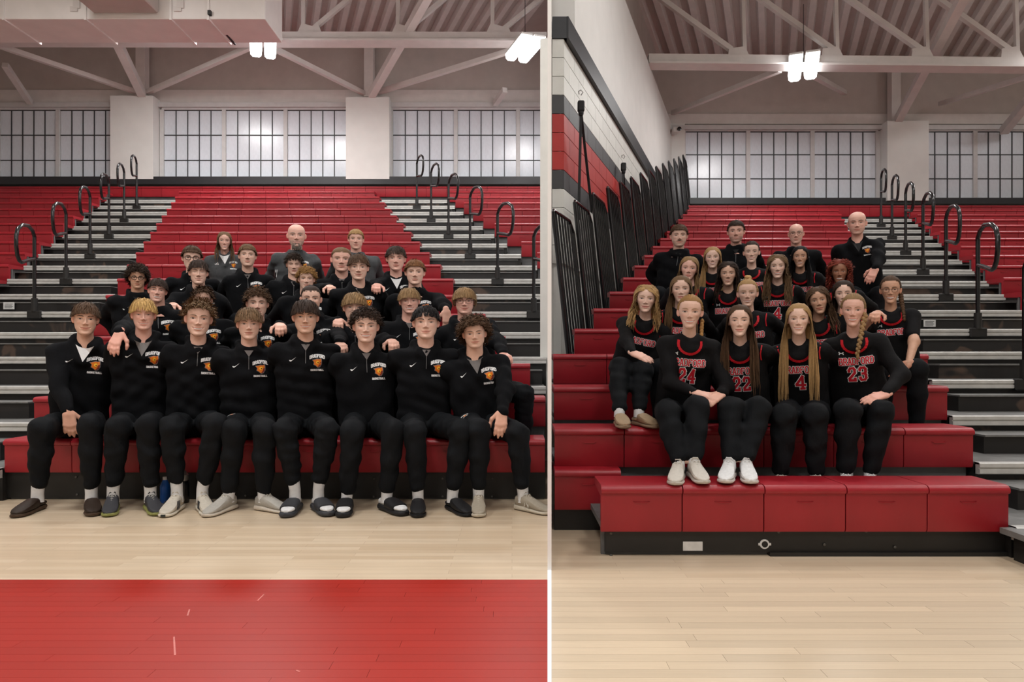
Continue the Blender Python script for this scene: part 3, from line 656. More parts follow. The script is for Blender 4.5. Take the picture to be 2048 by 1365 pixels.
# ------------------------------------------------------------------ hair
HCEN, HRAD = np.array([0, .045, .065]), np.array([.335, .425, .44])
def hairline(y, x, front=.29): return np.interp(y, [-.42, -.33, -.22, -.12, -.03, .03, .13, .2, .3, .45], [front + .03, front, front * .8, .12, .075, .075, .02, -.12, -.22, -.27])
def ribbons(Pth, wid, nrm_c, prof, col):
    """tapered three-sided locks along the paths Pth (n, m, 3)"""
    n, m, _ = Pth.shape; T = np.gradient(Pth, axis=1); T /= np.linalg.norm(T, axis=-1, keepdims=True) + 1e-9
    N = Pth - nrm_c; N[..., 2] *= .6; N /= np.linalg.norm(N, axis=-1, keepdims=True) + 1e-9
    S = np.cross(T, N); S /= np.linalg.norm(S, axis=-1, keepdims=True) + 1e-9; U = np.cross(S, T)
    wd = (wid[:, None] * prof[None])[..., None]
    V = np.stack([Pth + S * wd, Pth - S * wd], 2).reshape(-1, 3)
    a = (np.arange(n)[:, None] * m + np.arange(m - 1)[None, :]) * 2
    Q = np.stack([a, a + 1, a + 3, a + 2], -1).reshape(-1, 4)
    return V, Q, np.repeat(col, m * 2, axis=0)
def hair_geo(kind, seed, col, dens=1.0, length=1.0, front=.29, part=0.0, face=0.0):
    g = np.random.default_rng(seed); col = np.array(col)
    K = dict(short=(.022, .10, 900, .009, 0), crop=(.07, .18, 1100, .010, .012), fringe=(.085, .34, 1150, .0105, .010), bowl=(.095, .40, 1200, .0105, .006), messy=(.11, .24, 1000, .012, .015),
             curly=(.11, .26, 1000, .014, .05), afro=(.21, .30, 1300, .017, .05), long=(.045, 1.7, 1000, .015, .006), wavy=(.06, 1.5, 900, .017, .035), back=(.045, .5, 1000, .010, .006), ringlet=(.10, 1.05, 1000, .015, .05), fade=(.05, .15, 800, .010, .012), balding=(.012, .08, 400, .009, 0))[kind]
    thick, ln, n, wd, curl = K; n = int(n * dens * .9); ln *= length
    # scalp cap
    zs = np.linspace(-.32, .5, 26); ph = np.linspace(0, 2 * math.pi, 40, endpoint=False); Z, PH = np.meshgrid(zs, ph, indexing='ij')
    w, f, b = (np.interp(Z, ZT, t) for t in (WT, FT, BT)); sn, cs = np.sin(PH), np.cos(PH); e = 2 / 2.22
    P = np.stack([w * np.sign(sn) * np.abs(sn) ** e, (b - f) / 2 - (b + f) / 2 * np.sign(cs) * np.abs(cs) ** e, Z], -1)
    nr = (P - HCEN) / HRAD ** 2; nr /= np.linalg.norm(nr, axis=-1, keepdims=True)
    ov = P[..., 2] - hairline(P[..., 1], P[..., 0], front)
    if kind == 'balding': ov = np.where(P[..., 2] > .16 + .1 * (P[..., 1] > .3), -1, ov)
    capt = thick * (.35 if kind in ('afro', 'curly', 'messy', 'ringlet') else .55)
    P = P + nr * (capt * sstep(.0, .2, ov) + .004)[..., None]
    nph = 40; i, j = np.meshgrid(np.arange(25), np.arange(nph), indexing='ij'); j2 = (j + 1) % nph
    Q = np.stack([i * nph + j, i * nph + j2, (i + 1) * nph + j2, (i + 1) * nph + j], -1).reshape(-1, 4)
    keep = (ov.reshape(-1)[Q] > -.005).all(1)
    Vs, Qs, Cs = [P.reshape(-1, 3)], [Q[keep]], [np.ones((len(P.reshape(-1, 3)), 3)) * col * .8]
    # locks
    q = g.normal(size=(n * 6, 3)); q /= np.linalg.norm(q, axis=1, keepdims=True); R = HCEN + q * HRAD
    R = R[R[:, 2] > hairline(R[:, 1], R[:, 0], front) + .005]
    if kind == 'balding': R = R[R[:, 2] < .14]
    if kind == 'fade': R = R[R[:, 2] > .12]
    if kind in ('long', 'wavy'):                  # more hair springs from the parting
        kx = int(n * .4); yy = g.uniform(-.37, .3, kx); xx = part + g.normal(0, .018, kx); zz = HCEN[2] + HRAD[2] * np.sqrt(np.clip(1 - ((yy - HCEN[1]) / HRAD[1]) ** 2 - (xx / HRAD[0]) ** 2, .02, 1))
        pp = np.stack([xx, yy, zz], 1); pp = pp[pp[:, 2] > front - .02]; R = np.concatenate([pp, R])
    if kind in ('back', 'fade', 'crop'):
        q = g.normal(size=(n * 30, 3)); q /= np.linalg.norm(q, axis=1, keepdims=True); pp = HCEN + q * HRAD; o_ = pp[:, 2] - hairline(pp[:, 1], pp[:, 0], front); pp = pp[(o_ > -.005) & (o_ < .05) & (pp[:, 1] < .1)][:int(n * .4)]; R = np.concatenate([pp, R])
    R = R[:n]; n = len(R); m = 13 if kind in ('long', 'wavy', 'ringlet') else 7
    nrm = (R - HCEN) / HRAD ** 2; nrm /= np.linalg.norm(nrm, axis=1, keepdims=True)
    ll = ln * g.uniform(.75, 1.15, n); step = ll / (m - 1); p = R.copy(); path = [p]; dr = None
    c0 = np.array([part, .12, .5]); sgn = np.where(R[:, 0] > part, 1., -1.)
    thk = thick * g.uniform(.55, 1.15, n); xt = .28 + (.30 if kind != 'ringlet' else .26) * g.random(n); yt = np.where(R[:, 1] < .26, -.40 - .14 * g.random(n), .12)
    for k in range(m - 1):
        nn = (p - HCEN) / HRAD ** 2; nn /= np.linalg.norm(nn, axis=1, keepdims=True)
        rad = p - c0; rad -= nn * (rad * nn).sum(1, keepdims=True); rad /= np.linalg.norm(rad, axis=1, keepdims=True) + 1e-6
        nz = g.normal(size=(n, 3))
        if kind in ('fringe', 'bowl', 'crop', 'short', 'fade', 'balding'): fl = rad + np.array([part * 0 + .25 * face, -.15, -.25]) + .16 * nz + (.25 * nn if kind in ('crop', 'fade') else 0)
        elif kind == 'messy': fl = rad * .7 + nn * .75 + .4 * nz + np.array([0, -.2, .1])
        elif kind in ('curly', 'afro'): fl = nn * (.9 if k < 2 else .25) + rad * .5 + .65 * nz
        elif kind == 'back': fl = np.array([0, 1., -.1]) - nn * .3 + .06 * nz; fl = fl - nn * (fl * nn).sum(1, keepdims=True)
        else:                                       # hair that hangs
            hang = sstep(.25, -.1, p[:, 2])[:, None]
            side = np.stack([sgn * 1.0, np.where(R[:, 1] < .15, .12, .5), -.45 + 0 * sgn], 1); side = side - nn * (side * nn).sum(1, keepdims=True); side /= np.linalg.norm(side, axis=1, keepdims=True)
            fwd = np.where(R[:, 1] < .12, -.32, .1)
            down = np.stack([sgn * .06, fwd, -1 + 0 * sgn], 1)
            fl = side * (1 - hang) + down * hang + (.05 if kind == 'long' else .16 if kind == 'wavy' else .4) * nz
        fl /= np.linalg.norm(fl, axis=1, keepdims=True) + 1e-6
        dr = fl if dr is None else .35 * dr + .65 * fl
        p = p + dr * step[:, None]
        # keep clear of the skull (or of head and face for hanging hair)
        qq = (p - HCEN) / (HRAD + thk[:, None] * (.4 + .6 * min(1, (k + 1) / 3))); r = np.linalg.norm(qq, axis=1, keepdims=True)
        p = np.where(r < 1, HCEN + qq / np.maximum(r, 1e-3) * (HRAD + thk[:, None] * (.4 + .6 * min(1, (k + 1) / 3))), p)
        if kind not in ('curly', 'afro', 'messy', 'ringlet'):          # lie close to the skull
            mxr = {'back': 1.0, 'long': 1.03, 'wavy': 1.05}.get(kind, 1.05); RR = HRAD + thk[:, None] * (.4 + .6 * min(1, (k + 1) / 3)); qq = (p - HCEN) / RR; r = np.linalg.norm(qq, axis=1, keepdims=True)
            p = np.where((r > mxr) & (p[:, 2:3] > (-.05 if kind in ('long', 'wavy') else .12)), HCEN + qq / r * mxr * RR, p)
        if kind in ('long', 'wavy', 'ringlet'):
            bl = sstep(.1, -.55, p[:, 2]); p[:, 0] += (sgn * xt - p[:, 0]) * bl * .35; p[:, 1] += (yt - p[:, 1]) * bl * .35
            low = p[:, 2] < .28
            mx = np.interp(p[:, 2], [-1.2, -.5, -.2, .05, .28], [.24, .24, .275, .30, .24])
            infront = low & (p[:, 1] < .1)
            cap = np.interp(p[:, 2], [-1.6, -.6, 0, .3], [.68, .52, .385, .5]) * (1.35 if kind == 'ringlet' else 1.08 if kind == 'wavy' else 1)
            p[:, 0] = np.clip(p[:, 0], -cap * (.85 + .15 * g.random(n)), cap * (.85 + .15 * g.random(n)))
            p[:, 0] = np.where(infront & (np.abs(p[:, 0]) < mx), sgn * (mx + .02 * g.random(n)), p[:, 0])
        if kind in ('fringe', 'bowl', 'crop', 'short', 'curly', 'afro', 'messy', 'fade'):
            fz = {'fringe': .165, 'bowl': .135, 'crop': .25, 'short': .27, 'curly': .19, 'afro': .19, 'messy': .17, 'fade': .27}[kind] + .30 * np.maximum(0, .10 - np.abs(p[:, 0] - face * .3)) * (kind == 'fringe')
            fz = fz - .45 * np.maximum(np.abs(p[:, 0]) - .2, 0)
            fr_ = (p[:, 1] < -.12); p[:, 2] = np.where(fr_, np.maximum(p[:, 2], fz + .05 * g.random(n) - .02), p[:, 2])
            if kind not in ('afro',) : p[:, 2] = np.where(~fr_ & (p[:, 1] > .1), np.maximum(p[:, 2], -.16 + .04 * g.random(n)), p[:, 2])
            if kind != 'afro' and not (kind == 'bowl' and length > 1.05):
                sd_ = (np.abs(p[:, 0]) > .22) & (p[:, 1] < .18) & ~fr_; p[:, 2] = np.where(sd_, np.maximum(p[:, 2], .055 + .05 * g.random(n)), p[:, 2])
        path.append(p)
    Pth = np.stack(path, 1)
    if curl:
        ph0 = g.uniform(0, 6.28, n)[:, None]; kk = np.arange(m)[None] * (1.9 if kind in ('curly', 'afro', 'ringlet') else 1.1) + ph0
        am = curl * np.minimum(1, np.arange(m) / 2)[None]
        Pth = Pth + np.stack([np.cos(kk) * am, np.sin(kk * 1.3) * am * .6, np.sin(kk) * am * .7], -1)
    prof = np.interp(np.linspace(0, 1, m), [0, .3, .75, 1], [.75, 1, .8, .12]) if kind not in ('long', 'wavy') else np.interp(np.linspace(0, 1, m), [0, .5, .85, 1], [.8, 1, .9, .25])
    tone = g.uniform(.8, 1.2, (n, 1)) * np.ones((1, 3)); cc = np.clip(col * tone, 0, 1)
    v, qd, c = ribbons(Pth, wd * g.uniform(.7, 1.2, n), HCEN, prof, cc)
    k0 = len(Vs[0]); Vs.append(v); Qs.append(qd + k0); Cs.append(c)
    return np.concatenate(Vs), np.concatenate(Qs), np.concatenate(Cs)
def blob_chain(pts, rad, col, g, amp=.25, n1=7, n2=9):
    Vs, Qs, Cs, k = [], [], [], 0
    for p, r in zip(pts, rad):
        t, q = np.meshgrid(np.linspace(0, math.pi, n1), np.linspace(0, 2 * math.pi, n2, endpoint=False), indexing='ij')
        r = np.broadcast_to(r, (3,)); V = np.stack([np.sin(t) * np.cos(q) * r[0], np.sin(t) * np.sin(q) * r[1], np.cos(t) * r[2]], -1).reshape(-1, 3) * (1 + amp * (g.random((n1 * n2, 1)) - .5)) + p
        i, j = np.meshgrid(np.arange(n1 - 1), np.arange(n2), indexing='ij'); j2 = (j + 1) % n2
        Qs.append(np.stack([i * n2 + j, (i + 1) * n2 + j, (i + 1) * n2 + j2, i * n2 + j2], -1).reshape(-1, 4) + k); k += len(V); Vs.append(V); Cs.append(np.ones((len(V), 3)) * np.array(col) * g.uniform(.8, 1.25, (len(V), 1)))
    return np.concatenate(Vs), np.concatenate(Qs), np.concatenate(Cs)

# ------------------------------------------------------------------ hands (three poses, mirrored as needed)
def hand_template(curl, spread):
    pr = [((-.018, 0, 0), (.01, 0, 0), .025, .027, (0, 0, 1), .75)]
    for y in (.026, .008, -.011, -.028): pr.append(((.01, y * .7, 0), (.088 - abs(y - .005) * .3, y, .002), .017, .0135, (0, 0, 1), .85))
    for (bx, by, l, sp) in ((.088, .030, .072, .10), (.094, .010, .080, .02), (.090, -.010, .074, -.05), (.080, -.029, .058, -.13)):
        p = np.array([bx, by, .0]); a = 0
        for i, (fr, c) in enumerate(((.44, curl[0]), (.31, curl[1]), (.25, curl[2]))):
            a += c; q = p + l * fr * np.array([math.cos(a) * math.cos(sp * spread), math.cos(a) * math.sin(sp * spread), -math.sin(a)])
            pr.append((p, q, .0098 - .0011 * i, .0092 - .0013 * i, None, 1)); p = q
    p = np.array([.015, .03, -.006]); q = p + np.array([.032, .030, -.012]); r = q + np.array([.030, .008, -.014]); t = r + np.array([.02, -.002, -.010])
    pr += [(p, q, .015, .012, None, 1), (q, r, .0115, .0102, None, 1), (r, t, .0102, .0082, None, 1)]
    return sdf_mesh(pr, .0048, .012)
HANDS = {'relax': hand_template((.22, .3, .2), 1.0), 'drape': hand_template((.55, .75, .45), 1.0), 'flat': hand_template((.12, .12, .1), .6)}
# ------------------------------------------------------------------ flat print on clothes
GL = {'B': [[(0, 0), (0, 1)], [(0, 1), (.5, 1), (.64, .88), (.64, .64), (.5, .53), (0, .53)], [(.5, .53), (.68, .4), (.68, .13), (.52, 0), (0, 0)]],
      'R': [[(0, 0), (0, 1)], [(0, 1), (.5, 1), (.66, .88), (.66, .62), (.5, .5), (0, .5)], [(.34, .5), (.66, 0), (.76, 0)], [(-.08, 0), (.1, 0)]],
      'A': [[(.04, 0), (.3, 1), (.42, 1), (.68, 0)], [(.16, .33), (.56, .33)], [(-.05, 0), (.14, 0)], [(.58, 0), (.77, 0)]],
      'D': [[(0, 0), (0, 1), (.44, 1), (.68, .8), (.68, .2), (.44, 0), (0, 0)]], 'F': [[(0, 0), (0, 1), (.66, 1), (.66, .82)], [(0, .52), (.46, .52)], [(-.08, 0), (.14, 0)]],
      'O': [[(.2, 0), (.48, 0), (.68, .2), (.68, .8), (.48, 1), (.2, 1), (0, .8), (0, .2), (.2, 0)]], 'S': [[(.0, .15), (.15, 0), (.52, 0), (.66, .13), (.66, .4), (.5, .52), (.15, .52), (.02, .64), (.02, .87), (.16, 1), (.52, 1), (.66, .87)]],
      'K': [[(0, 0), (0, 1)], [(.62, 1), (.02, .45)], [(.2, .6), (.66, 0)]], 'E': [[(.66, 0), (0, 0), (0, 1), (.66, 1)], [(0, .52), (.46, .52)]], 'T': [[(0, 1), (.7, 1)], [(.35, 1), (.35, 0)]], 'L': [[(0, 1), (0, 0), (.64, 0)]],
      '2': [[(.02, .74), (.02, .86), (.16, 1), (.52, 1), (.66, .86), (.66, .62), (.04, .16), (.04, .0), (.66, 0), (.66, .16)]], '3': [[(.02, .8), (.02, .88), (.16, 1), (.52, 1), (.66, .88), (.66, .64), (.54, .52), (.3, .52)], [(.54, .52), (.66, .4), (.66, .13), (.52, 0), (.16, 0), (.02, .12), (.02, .22)]],
      '4': [[(.5, 0), (.5, 1), (.0, .36), (.0, .28), (.7, .28)], [(.36, 0), (.64, 0)]], 'N': [[(0, 0), (0, 1), (.6, 0), (.6, 1)]]}
def stroke(pts, t):
    out = []
    for (a, b) in zip(pts[:-1], pts[1:]):
        a, b = np.array(a, float), np.array(b, float); L = np.linalg.norm(b - a)
        if L < 1e-6: continue
        d = (b - a) / L; n = np.array([-d[1], d[0]]) * t / 2; a2, b2 = a - d * t * .42, b + d * t * .42
        k = max(1, int(math.ceil(L / .03)))
        for i in range(k):
            p, q = a2 + (b2 - a2) * i / k, a2 + (b2 - a2) * (i + 1) / k; out.append(np.array([p - n, q - n, q + n, p + n]))
    return out
def word(txt, cx, cy, h, w, t, arc=0.0, gap=.34, tilt=0.0):
    """block letters centred on (cx, cy): h tall, w wide in all"""
    adv = .70 + gap; tot = adv * len(txt) - gap; sx = w / tot; out = []
    for i, ch in enumerate(txt):
        for pl in GL[ch]:
            q = [((i * adv + p[0] - tot / 2) * sx, (p[1] - .5) * h) for p in pl]
            q = [(x, y - arc * (x / (w / 2)) ** 2) for x, y in q]
            out += stroke([(cx + x * math.cos(tilt) - y * math.sin(tilt), cy + x * math.sin(tilt) + y * math.cos(tilt)) for x, y in q], t)
    return out
def poly(pts, cx, cy, s, tilt=0.0): return [np.array([(cx + s * (x * math.cos(tilt) - y * math.sin(tilt)), cy + s * (x * math.sin(tilt) + y * math.cos(tilt))) for x, y in pts])]
def disc(cx, cy, r, n=12, ry=None): return [np.array([(cx + r * math.cos(2 * math.pi * i / n), cy + (ry or r) * math.sin(2 * math.pi * i / n)) for i in range(n)])]
SWOOSH = [(-1, .12), (-.9, -.3), (-.62, -.42), (1, .42), (-.42, -.12), (-.72, .02)]
WHT, ORG, DRD, GRY, CRM = L3(232, 232, 232), L3(226, 122, 30), L3(120, 40, 26), L3(120, 116, 120), L3(196, 26, 44)
def crest(cx, cy, s, tilt=0.0):
    """arched school name, orange animal-head badge, sport name"""
    def o(x, y): return cx + x * s * math.cos(tilt) - y * s * math.sin(tilt), cy + x * s * math.sin(tilt) + y * s * math.cos(tilt)
    a = o(0, .052); b = o(0, -.052); L = []
    L.append(('lettering#1', WHT, word('BRADFORD', a[0], a[1], .021 * s, .105 * s, .0052 * s, .012 * s, tilt=tilt), .0028))
    L.append(('lettering#2', WHT, word('BASKETBALL', b[0], b[1], .012 * s, .092 * s, .0036 * s, tilt=tilt), .0028))
    c = o(0, .0); H = [(-1.25, .75), (-.7, .85), (0, 1.05), (.55, .95), (.95, 1.2), (1.1, .5), (1.1, -.3), (.7, -1.05), (.1, -1.2), (-.35, -.75), (-.9, -.45), (-.8, .2)]
    L.append(('badge', GRY, poly(H, c[0], c[1], .031 * s, tilt), .0022)); L.append(('badge', ORG, poly([(x * .84, y * .84) for x, y in H], c[0], c[1], .031 * s, tilt), .0052))
    L.append(('badge', DRD, poly([(.95, .2), (.9, -.4), (.5, -.95), (.1, -.9), (.5, -.5), (.6, .1)], c[0], c[1], .030 * s, tilt), .0068))
    L.append(('badge', L3(250, 196, 60), disc(c[0] + .003 * s, c[1] + .004 * s, .012 * s), .0074)); L.append(('badge', DRD, disc(c[0] + .006 * s, c[1] + .002 * s, .005 * s, 8), .0086))
    return L
def split_print(lay):
    """every word, number, badge and maker's mark of a garment is a part of its own"""
    out = {}
    for i, (tag, col, pg, off) in enumerate(lay): out.setdefault(tag, []).append((col, pg, off))
    return [(k.split('#')[0], v) for k, v in out.items()]
def ua(cx, cy, s):
    up = stroke([(-.9, 1), (-.8, .35), (0, -.05), (.8, .35), (.9, 1)], .42); dn = stroke([(-.9, -1), (-.8, -.35), (0, .05), (.8, -.35), (.9, -1)], .42)
    return [np.array([(cx + x * s, cy + y * s * .62) for x, y in p]) for p in up + dn]
def decal(name, layers, bvh, O, r, u, f, root, parent, mat_, ro=0.5, flip_ok=False):
    """lays flat print on the cloth: every corner is dropped onto the cloth surface"""
    V, Fc, C = [], [], []
    for (col, polys, off) in layers:
        for pg in polys:
            pts = []
            for (a, b) in pg:
                o = O + r * a + u * b + f * ro; h = bvh.ray_cast(o, -f, ro + .35)
                if h[0] is None or (h[0] - O).dot(f) > .2: pts = None; break
                nm = h[1] if h[1].dot(f) > 0 else -h[1]
                pts.append(h[0] + (nm * .4 + f * .6).normalized() * off)
            if not pts or max((p - q).length for p in pts for q in pts) > .12: continue
            k = len(V); V += [p - root for p in pts]; Fc.append(tuple(range(k, k + len(pts)))); C += [col] * len(pts)
    if not V: return None
    me = bpy.data.meshes.new(name); me.from_pydata([tuple(v) for v in V], [], Fc); me.update()
    ca = me.color_attributes.new('Col', 'FLOAT_COLOR', 'POINT'); ca.data.foreach_set('color', np.concatenate([np.array(C), np.ones((len(C), 1))], 1).astype(np.float32).ravel())
    return obj(name, me, mat_, parent)

# ------------------------------------------------------------------ people
M_SKIN = vcol_mat('skin', .48, .05, 40, .05, .35); M_HAIR = vcol_mat('hair', .62, .0, 90, .12, .18); M_PRINT = vcol_mat('garment_print', .6, 0, 60, .05, .3)
M_SHOE = vcol_mat('shoe_leather', .6, .1, 60, .08, .3)
M_HOOD = mat('black_fleece', L3(13, 14, 17), .9, .25, 26, .25, spec=.15, bscale=300); M_PANT = mat('black_track_pants', L3(11, 14, 18), .8, .25, 24, .2, spec=.2, bscale=260)
M_JERS = mat('black_jersey_knit', L3(14, 13, 15), .8, .25, 26, .2, spec=.18, bscale=300); M_GREY = mat('charcoal_heather_top', L3(74, 76, 78), .85, .15, 40, .2, spec=.25, bscale=300)
M_TSHIRT = {'white': mat('white_tee', L3(222, 222, 222), .8, .05, 20, .1), 'grey': mat('grey_tee', L3(112, 106, 104), .8, .08, 20, .1), 'black': M_JERS}
M_SOCK = mat('white_sock', L3(226, 226, 226), .85, .06, 60, .3, bscale=400); M_GLASS = mat('dark_spectacle_frame', L3(28, 24, 22), .3, .1, 30); M_GOLD = mat('gold_jewel', L3(200, 160, 90), .3, .05, 30, metal=.9)
SKIN = dict(fair=L3(228, 188, 169), rosy=L3(228, 180, 163), tan=L3(206, 160, 134), olive=L3(222, 180, 157), brown=L3(156, 108, 84), light=L3(234, 196, 178))
HAIRC = dict(brown=L3(84, 62, 45), dark=L3(56, 42, 34), black=L3(26, 22, 22), blond=L3(196, 158, 98), sandy=L3(148, 118, 82), lightbrown=L3(118, 92, 66), honey=L3(162, 122, 74), red=L3(128, 54, 40), grey=L3(120, 112, 104), ginger=L3(128, 88, 56), straw=L3(178, 142, 96))
npv = lambda v: np.array((v.x, v.y, v.z))
def ik(S, Wp, l1, l2, hint):
    D = Wp - S; d = D.length
    if d > (l1 + l2) * .995: Wp = S + D.normalized() * (l1 + l2) * .995; D = Wp - S; d = D.length
    a = (l1 * l1 - l2 * l2 + d * d) / (2 * d); hgt = math.sqrt(max(l1 * l1 - a * a, 0)); n = D.normalized(); h = hint - n * hint.dot(n)
    if h.length < 1e-5: h = Vector((0, 0, -1)) - n * n.z * -1
    return S + n * a + h.normalized() * hgt, Wp
def shoe(kind, heel, dirv, s, root, parent, cols, left):
    """a shoe standing with its heel at `heel`, pointing along dirv; upper, sole and trim"""
    L = .285 * s; x = Vector((dirv.x, dirv.y, 0)).normalized(); y = Vector((-x.y, x.x, 0)); z = Vector((0, 0, 1))
    def W_(t, a, h): p = heel + x * (t * L) + y * a * s + z * h * s; return p - root
    def loft(prof, n=12, base=0.0, closed_top=True):
        mb = MB(); rings = []
        for (t, w, h0, h1) in prof:
            rg = []
            for i in range(n):
                a = 2 * math.pi * i / n; ca, sa = math.cos(a), math.sin(a)
                rg.append(W_(t, w * math.copysign(abs(ca) ** .7, ca), h0 + (h1 - h0) * (.5 + .5 * math.copysign(abs(sa) ** .75, sa))))
            rings += rg
        m = len(prof); fs = [tuple(range(n - 1, -1, -1)), tuple(range((m - 1) * n, m * n))]
        for i in range(m - 1):
            for k in range(n): fs.append((i * n + k, i * n + (k + 1) % n, (i + 1) * n + (k + 1) % n, (i + 1) * n + k))
        return mb.add(rings, fs)
    def vc(mb, name, col, par):
        me = mb.mesh(name, True); ca = me.color_attributes.new('Col', 'FLOAT_COLOR', 'POINT'); ca.data.foreach_set('color', np.tile(np.array((*col, 1), np.float32), len(me.vertices)))
        return obj(name, me, M_SHOE, par)
    cu, cs_, ct = cols
    if kind == 'trainer':
        up = vc(loft([(-.01, .012, .03, .075), (.03, .030, .022, .092), (.14, .036, .02, .104), (.3, .037, .02, .108), (.4, .038, .02, .096), (.55, .042, .02, .078), (.7, .046, .02, .06), (.84, .043, .02, .048), (.94, .032, .02, .038), (.995, .012, .022, .03)]), 'shoe', cu, parent)
        vc(loft([(-.04, .016, .006, .034), (.02, .037, .0, .036), (.2, .041, .0, .036), (.45, .040, .0, .03), (.7, .050, .0, .027), (.88, .046, .0, .026), (.97, .032, .004, .026), (1.02, .012, .01, .024)]), 'sole', cs_, up)
        for i in range(5): t = .37 + i * .065; h = .1 - i * .0095; vc(MB().tube([W_(t, -.024, h - .012), W_(t + .012, 0, h), W_(t, .024, h - .012)], .0032 * s, 5), 'lace', ct, up)
        vc(MB().tube([W_(.36, -.03, .075), W_(.35, -.012, .108), W_(.36, .0, .1), W_(.35, .014, .108), W_(.38, .034, .072)], .003 * s, 5), 'lace', ct, up)
        vc(MB().tube([W_(.27, -.02, .106), W_(.3, -.012, .122), W_(.3, .012, .122), W_(.27, .02, .106)], .006 * s, 6), 'tongue', cu, up)
        return up
    if kind == 'stripe':
        up = shoe('trainer', heel, dirv, s, root, parent, cols, left)
        for sd in (-1, 1):
            for i in range(3): t = .42 + i * .07; vc(MB().bar(W_(t + .05, sd * .044, .03), W_(t - .03, sd * .037, .074), .004 * s, .014 * s), 'stripe', L3(24, 24, 26), up)
        vc(MB().bar(W_(1.0, -.014, .016), W_(1.0, .014, .016), .012 * s, .014 * s), 'toe_cap', L3(40, 46, 44), up)
        return up
    if kind == 'letter':
        up = shoe('trainer', heel, dirv, s, root, parent, cols, left)
        for sd in (-1, 1):
            vc(MB().tube([W_(.36 + x_ * .2, sd * (.043 - .012 * y_), .034 + .04 * y_) for x_, y_ in GL['N'][0]], .0035 * s, 5), 'side_letter', L3(214, 208, 196), up)
        return up
    if kind == 'clog':
        up = vc(loft([(.3, .036, .02, .085), (.4, .042, .02, .09), (.55, .048, .02, .078), (.72, .050, .02, .064), (.86, .046, .02, .052), (.95, .034, .02, .042), (1.0, .014, .022, .034)]), 'shoe', cu, parent)
        vc(loft([(-.02, .016, .008, .03), (.03, .036, .0, .034), (.2, .040, .0, .034), (.45, .040, .0, .03), (.7, .052, .0, .027), (.88, .048, .0, .026), (.98, .034, .0, .025), (1.03, .014, .006, .022)]), 'sole', cs_, up)
        vc(loft([(.0, .028, .03, .055), (.1, .036, .03, .052), (.3, .038, .03, .06)]), 'heel_rim', cu, up)
        for sd in (-1, 1): vc(MB().lathe([(.0, 0), (.008 * s, 0), (.006 * s, .003)], W_(.42, sd * .030, .07) , 8, 'y'), 'buckle', ct, up)
        return up
    up = vc(loft([(-.03, .018, .006, .04), (.02, .042, .0, .046), (.2, .047, .0, .044), (.45, .046, .0, .038), (.7, .055, .0, .036), (.9, .050, .0, .036), (1.0, .036, .004, .034), (1.04, .014, .01, .03)]), 'shoe', cu, parent)   # slide
    vc(loft([(.38, .050, .02, .092), (.5, .053, .02, .088), (.64, .055, .02, .078), (.78, .054, .02, .068)], 14), 'strap', cs_, up)
    vc(loft([(.0, .03, .03, .075), (.3, .034, .03, .085), (.6, .042, .03, .062), (.82, .043, .03, .058), (.93, .034, .032, .052), (.98, .016, .034, .046)]), 'sock_foot', L3(226, 226, 226), up)
    return up
def bay_row(side, n): return rowL(n) if side == 'L' else rowR(n)
PEOPLE = []
